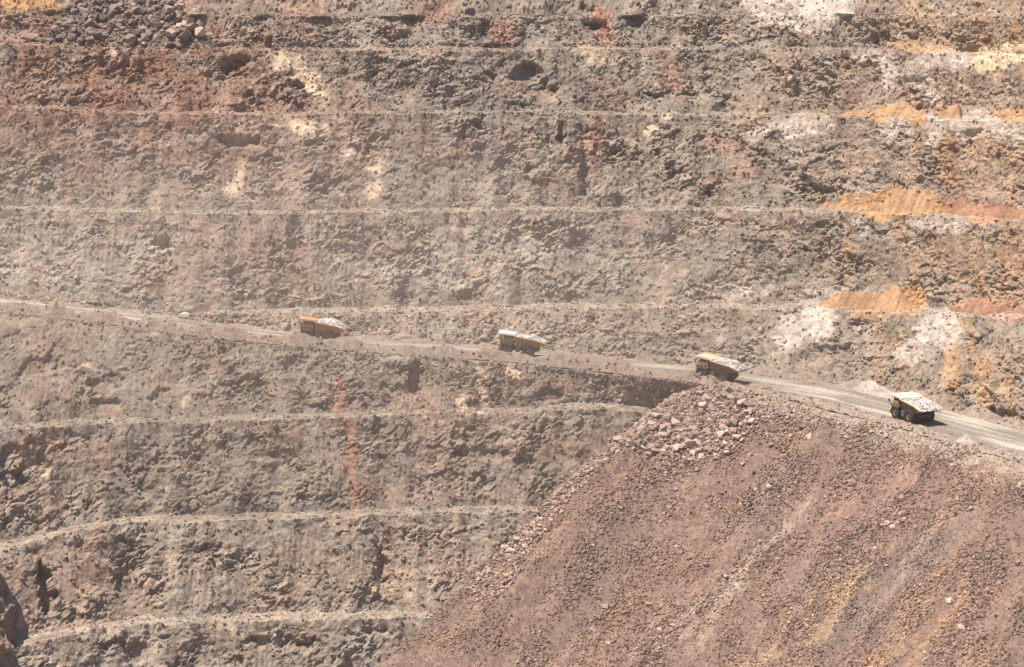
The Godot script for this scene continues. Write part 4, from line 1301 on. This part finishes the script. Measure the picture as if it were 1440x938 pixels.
func place_trucks() -> void:
	rng.seed = 91
	var first := make_truck()
	var ore_mat := rock_material()
	var chunk := rock_mesh(77, 9, Vector3(1.1, 0.75, 0.9))
	var copies: Array[Node3D] = [first]
	for k in 3:
		var c: Node3D = first.duplicate()
		c.name = numbered("haul_truck")
		add_child(c)
		copies.append(c)
	var labels := [
		"orange haul truck highest on the road, leading the line past two dark boulders",
		"loaded yellow haul truck second in line on the road above the cream rock streaks",
		"loaded haul truck third in line, half behind the spill of pinkish blocks",
		"loaded haul truck last in line, seen from behind beside the grey gravel heap"]
	var loads := [
		"pale ore heaped in the haul truck leading the line", "pale ore heaped in the haul truck second in line",
		"pale ore heaped in the haul truck third in line", "pale ore heaped in the last haul truck of the line"]
	for k in 4:
		var spot: Array = TRUCK_SPOTS[k]
		var here := road_at(spot[0], spot[1])
		var ahead := road_at(spot[0] - 6.0, spot[1])
		var forward := (ahead - here).normalized()
		var right := forward.cross(Vector3.UP).normalized()
		var basis_k := Basis(forward, right.cross(forward), right)
		basis_k = Basis(Vector3.UP, deg_to_rad(spot[2])) * basis_k
		copies[k].transform = Transform3D(basis_k.scaled_local(Vector3.ONE * 1.05), here + Vector3(0, 0.06, 0))
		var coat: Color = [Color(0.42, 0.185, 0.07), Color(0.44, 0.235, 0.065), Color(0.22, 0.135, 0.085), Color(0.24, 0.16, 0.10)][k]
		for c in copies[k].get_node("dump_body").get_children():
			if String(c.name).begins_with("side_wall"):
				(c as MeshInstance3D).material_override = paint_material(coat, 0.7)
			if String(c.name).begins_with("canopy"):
				(c as MeshInstance3D).material_override = paint_material([Color(0.561, 0.306, 0.170), Color(0.680, 0.646, 0.595), Color(0.595, 0.459, 0.306), Color(0.612, 0.510, 0.383)][k], 0.6)  # canopy colours; sunlight on the tops is painted into the pale ones
		tag(copies[k], labels[k], "haul truck", "loaded haul trucks on the haul road")
		var o := part("ore_load", ore_heap(k * 40.0, [1.5, 0.9, 1.3, 1.1][k]), ore_mat)
		o.transform = copies[k].transform
		tag(o, loads[k], "ore load", "ore in the haul trucks", "")
		var places: Array[Transform3D] = []
		var tints := PackedColorArray()
		for r in 420:
			var u := rng.randf_range(0.03, 0.97)
			var v := rng.randf_range(-0.93, 0.93)
			var x := lerpf(-4.35, 3.62, u)
			var edge := 4.55 + (x + 1.9) * 0.116 if x > -1.9 else 4.55 + (x + 1.9) * 0.275
			var y: float = edge - 0.2 + [1.5, 0.9, 1.3, 1.1][k] * pow(1.0 - v * v, 0.8) * pow(maxf(0.0, sin(PI * pow(u, 0.85))), 0.7)
			var size := rng.randf_range(0.2, 0.62)
			places.append(Transform3D(any_turn().scaled_local(Vector3.ONE * size), Vector3(x, y, v * 3.2)))
			var g := rng.randf_range(0.45, 0.9)
			tints.append(Color(g, g * 0.965, g * 0.92))
		scatter("lumps", "", chunk, places, tints, o)

# ------------------------------------------------------------------ the scene
func _ready() -> void:
	var cam := Camera3D.new()
	cam.name = "camera"
	cam.position = Vector3(0, 209.7, 0)
	cam.rotation_degrees = Vector3(-7.0, 0, 0)
	cam.fov = 11.9
	cam.near = 1.0
	cam.far = 6000.0
	add_child(cam)
	cam.current = true

	var env := Environment.new()
	var sky_mat := ProceduralSkyMaterial.new()
	sky_mat.sky_top_color = Color(0.38, 0.50, 0.70)
	sky_mat.sky_horizon_color = Color(0.78, 0.80, 0.82)
	sky_mat.ground_bottom_color = Color(0.42, 0.34, 0.28)
	sky_mat.ground_horizon_color = Color(0.62, 0.54, 0.47)
	sky_mat.sky_curve = 0.12
	sky_mat.sun_angle_max = 0.0
	var sky := Sky.new()
	sky.sky_material = sky_mat
	env.background_mode = Environment.BG_SKY
	env.sky = sky
	env.background_energy_multiplier = 0.65
	env.tonemap_mode = Environment.TONE_MAPPER_LINEAR
	env.tonemap_exposure = EXPOSURE
	env.fog_enabled = FOG > 0.0
	env.fog_density = FOG
	env.fog_light_color = Color(0.93, 0.86, 0.80)
	env.volumetric_fog_enabled = true
	env.volumetric_fog_density = 0.0
	env.sdfgi_enabled = true
	env.ssao_enabled = true
	env.ssil_enabled = true
	var we := WorldEnvironment.new()
	we.name = "environment"
	we.environment = env
	add_child(we)

	var sun := DirectionalLight3D.new()
	sun.name = "sun"
	sun.light_energy = 1.6
	sun.light_color = Color(1.0, 0.94, 0.88)
	sun.light_angular_distance = 0.5
	sun.shadow_enabled = true
	add_child(sun)
	sun.look_at_from_position(SUN_FROM, Vector3.ZERO, Vector3.UP)

	big = noise(FastNoiseLite.TYPE_SIMPLEX_SMOOTH, 1.0 / 26.0, 3, 3)
	mid = noise(FastNoiseLite.TYPE_SIMPLEX_SMOOTH, 1.0 / 16.0, 4, 2)
	fine = noise(FastNoiseLite.TYPE_SIMPLEX_SMOOTH, 1.0 / 3.0, 5, 4)
	cell_a = noise(FastNoiseLite.TYPE_CELLULAR, 1.0 / 7.0, 6)
	cell_b = noise(FastNoiseLite.TYPE_CELLULAR, 1.0 / 2.9, 7)
	cell_c = noise(FastNoiseLite.TYPE_CELLULAR, 1.0 / 1.25, 8)
	crack = noise(FastNoiseLite.TYPE_CELLULAR, 1.0 / 9.0, 9)
	crack.cellular_return_type = FastNoiseLite.RETURN_DISTANCE2_DIV
	warp = noise(FastNoiseLite.TYPE_SIMPLEX_SMOOTH, 1.0 / 5.0, 10, 2)
	streak = noise(FastNoiseLite.TYPE_SIMPLEX_SMOOTH, 1.0 / 4.0, 11, 3)

	prepare_grain()
	var floor_mesh := PlaneMesh.new()
	floor_mesh.size = Vector2(5000, 5000)
	var ground := part("pit_floor", floor_mesh, paint_material(Color(0.32, 0.26, 0.215), 0.95))
	ground.position = Vector3(0, -8, 0)
	tag(ground, "dusty floor of the pit", "", "", "structure")
	prepare_rock()
	prepare_road()
	prepare_dump()
	build_wall()
	sand_slides()
	buttress()
	build_road()
	var dump := build_dump()
	place_trucks()
	roadside()
	ledge_pile()
	dump_stones(dump)
	wall_stones()
	var dust := FogVolume.new()
	dust.name = "dust_cloud"
	dust.shape = RenderingServer.FOG_VOLUME_SHAPE_ELLIPSOID
	dust.size = Vector3(340, 150, 70)
	dust.position = Vector3(-75, 92, -845)
	var dust_mat := FogMaterial.new()
	dust_mat.density = 0.0031
	dust_mat.albedo = Color(0.95, 0.87, 0.80)
	dust.material = dust_mat
	add_child(dust)
	tag(dust, "thin pale dust hanging in front of the wall below the road", "dust", "", "stuff")
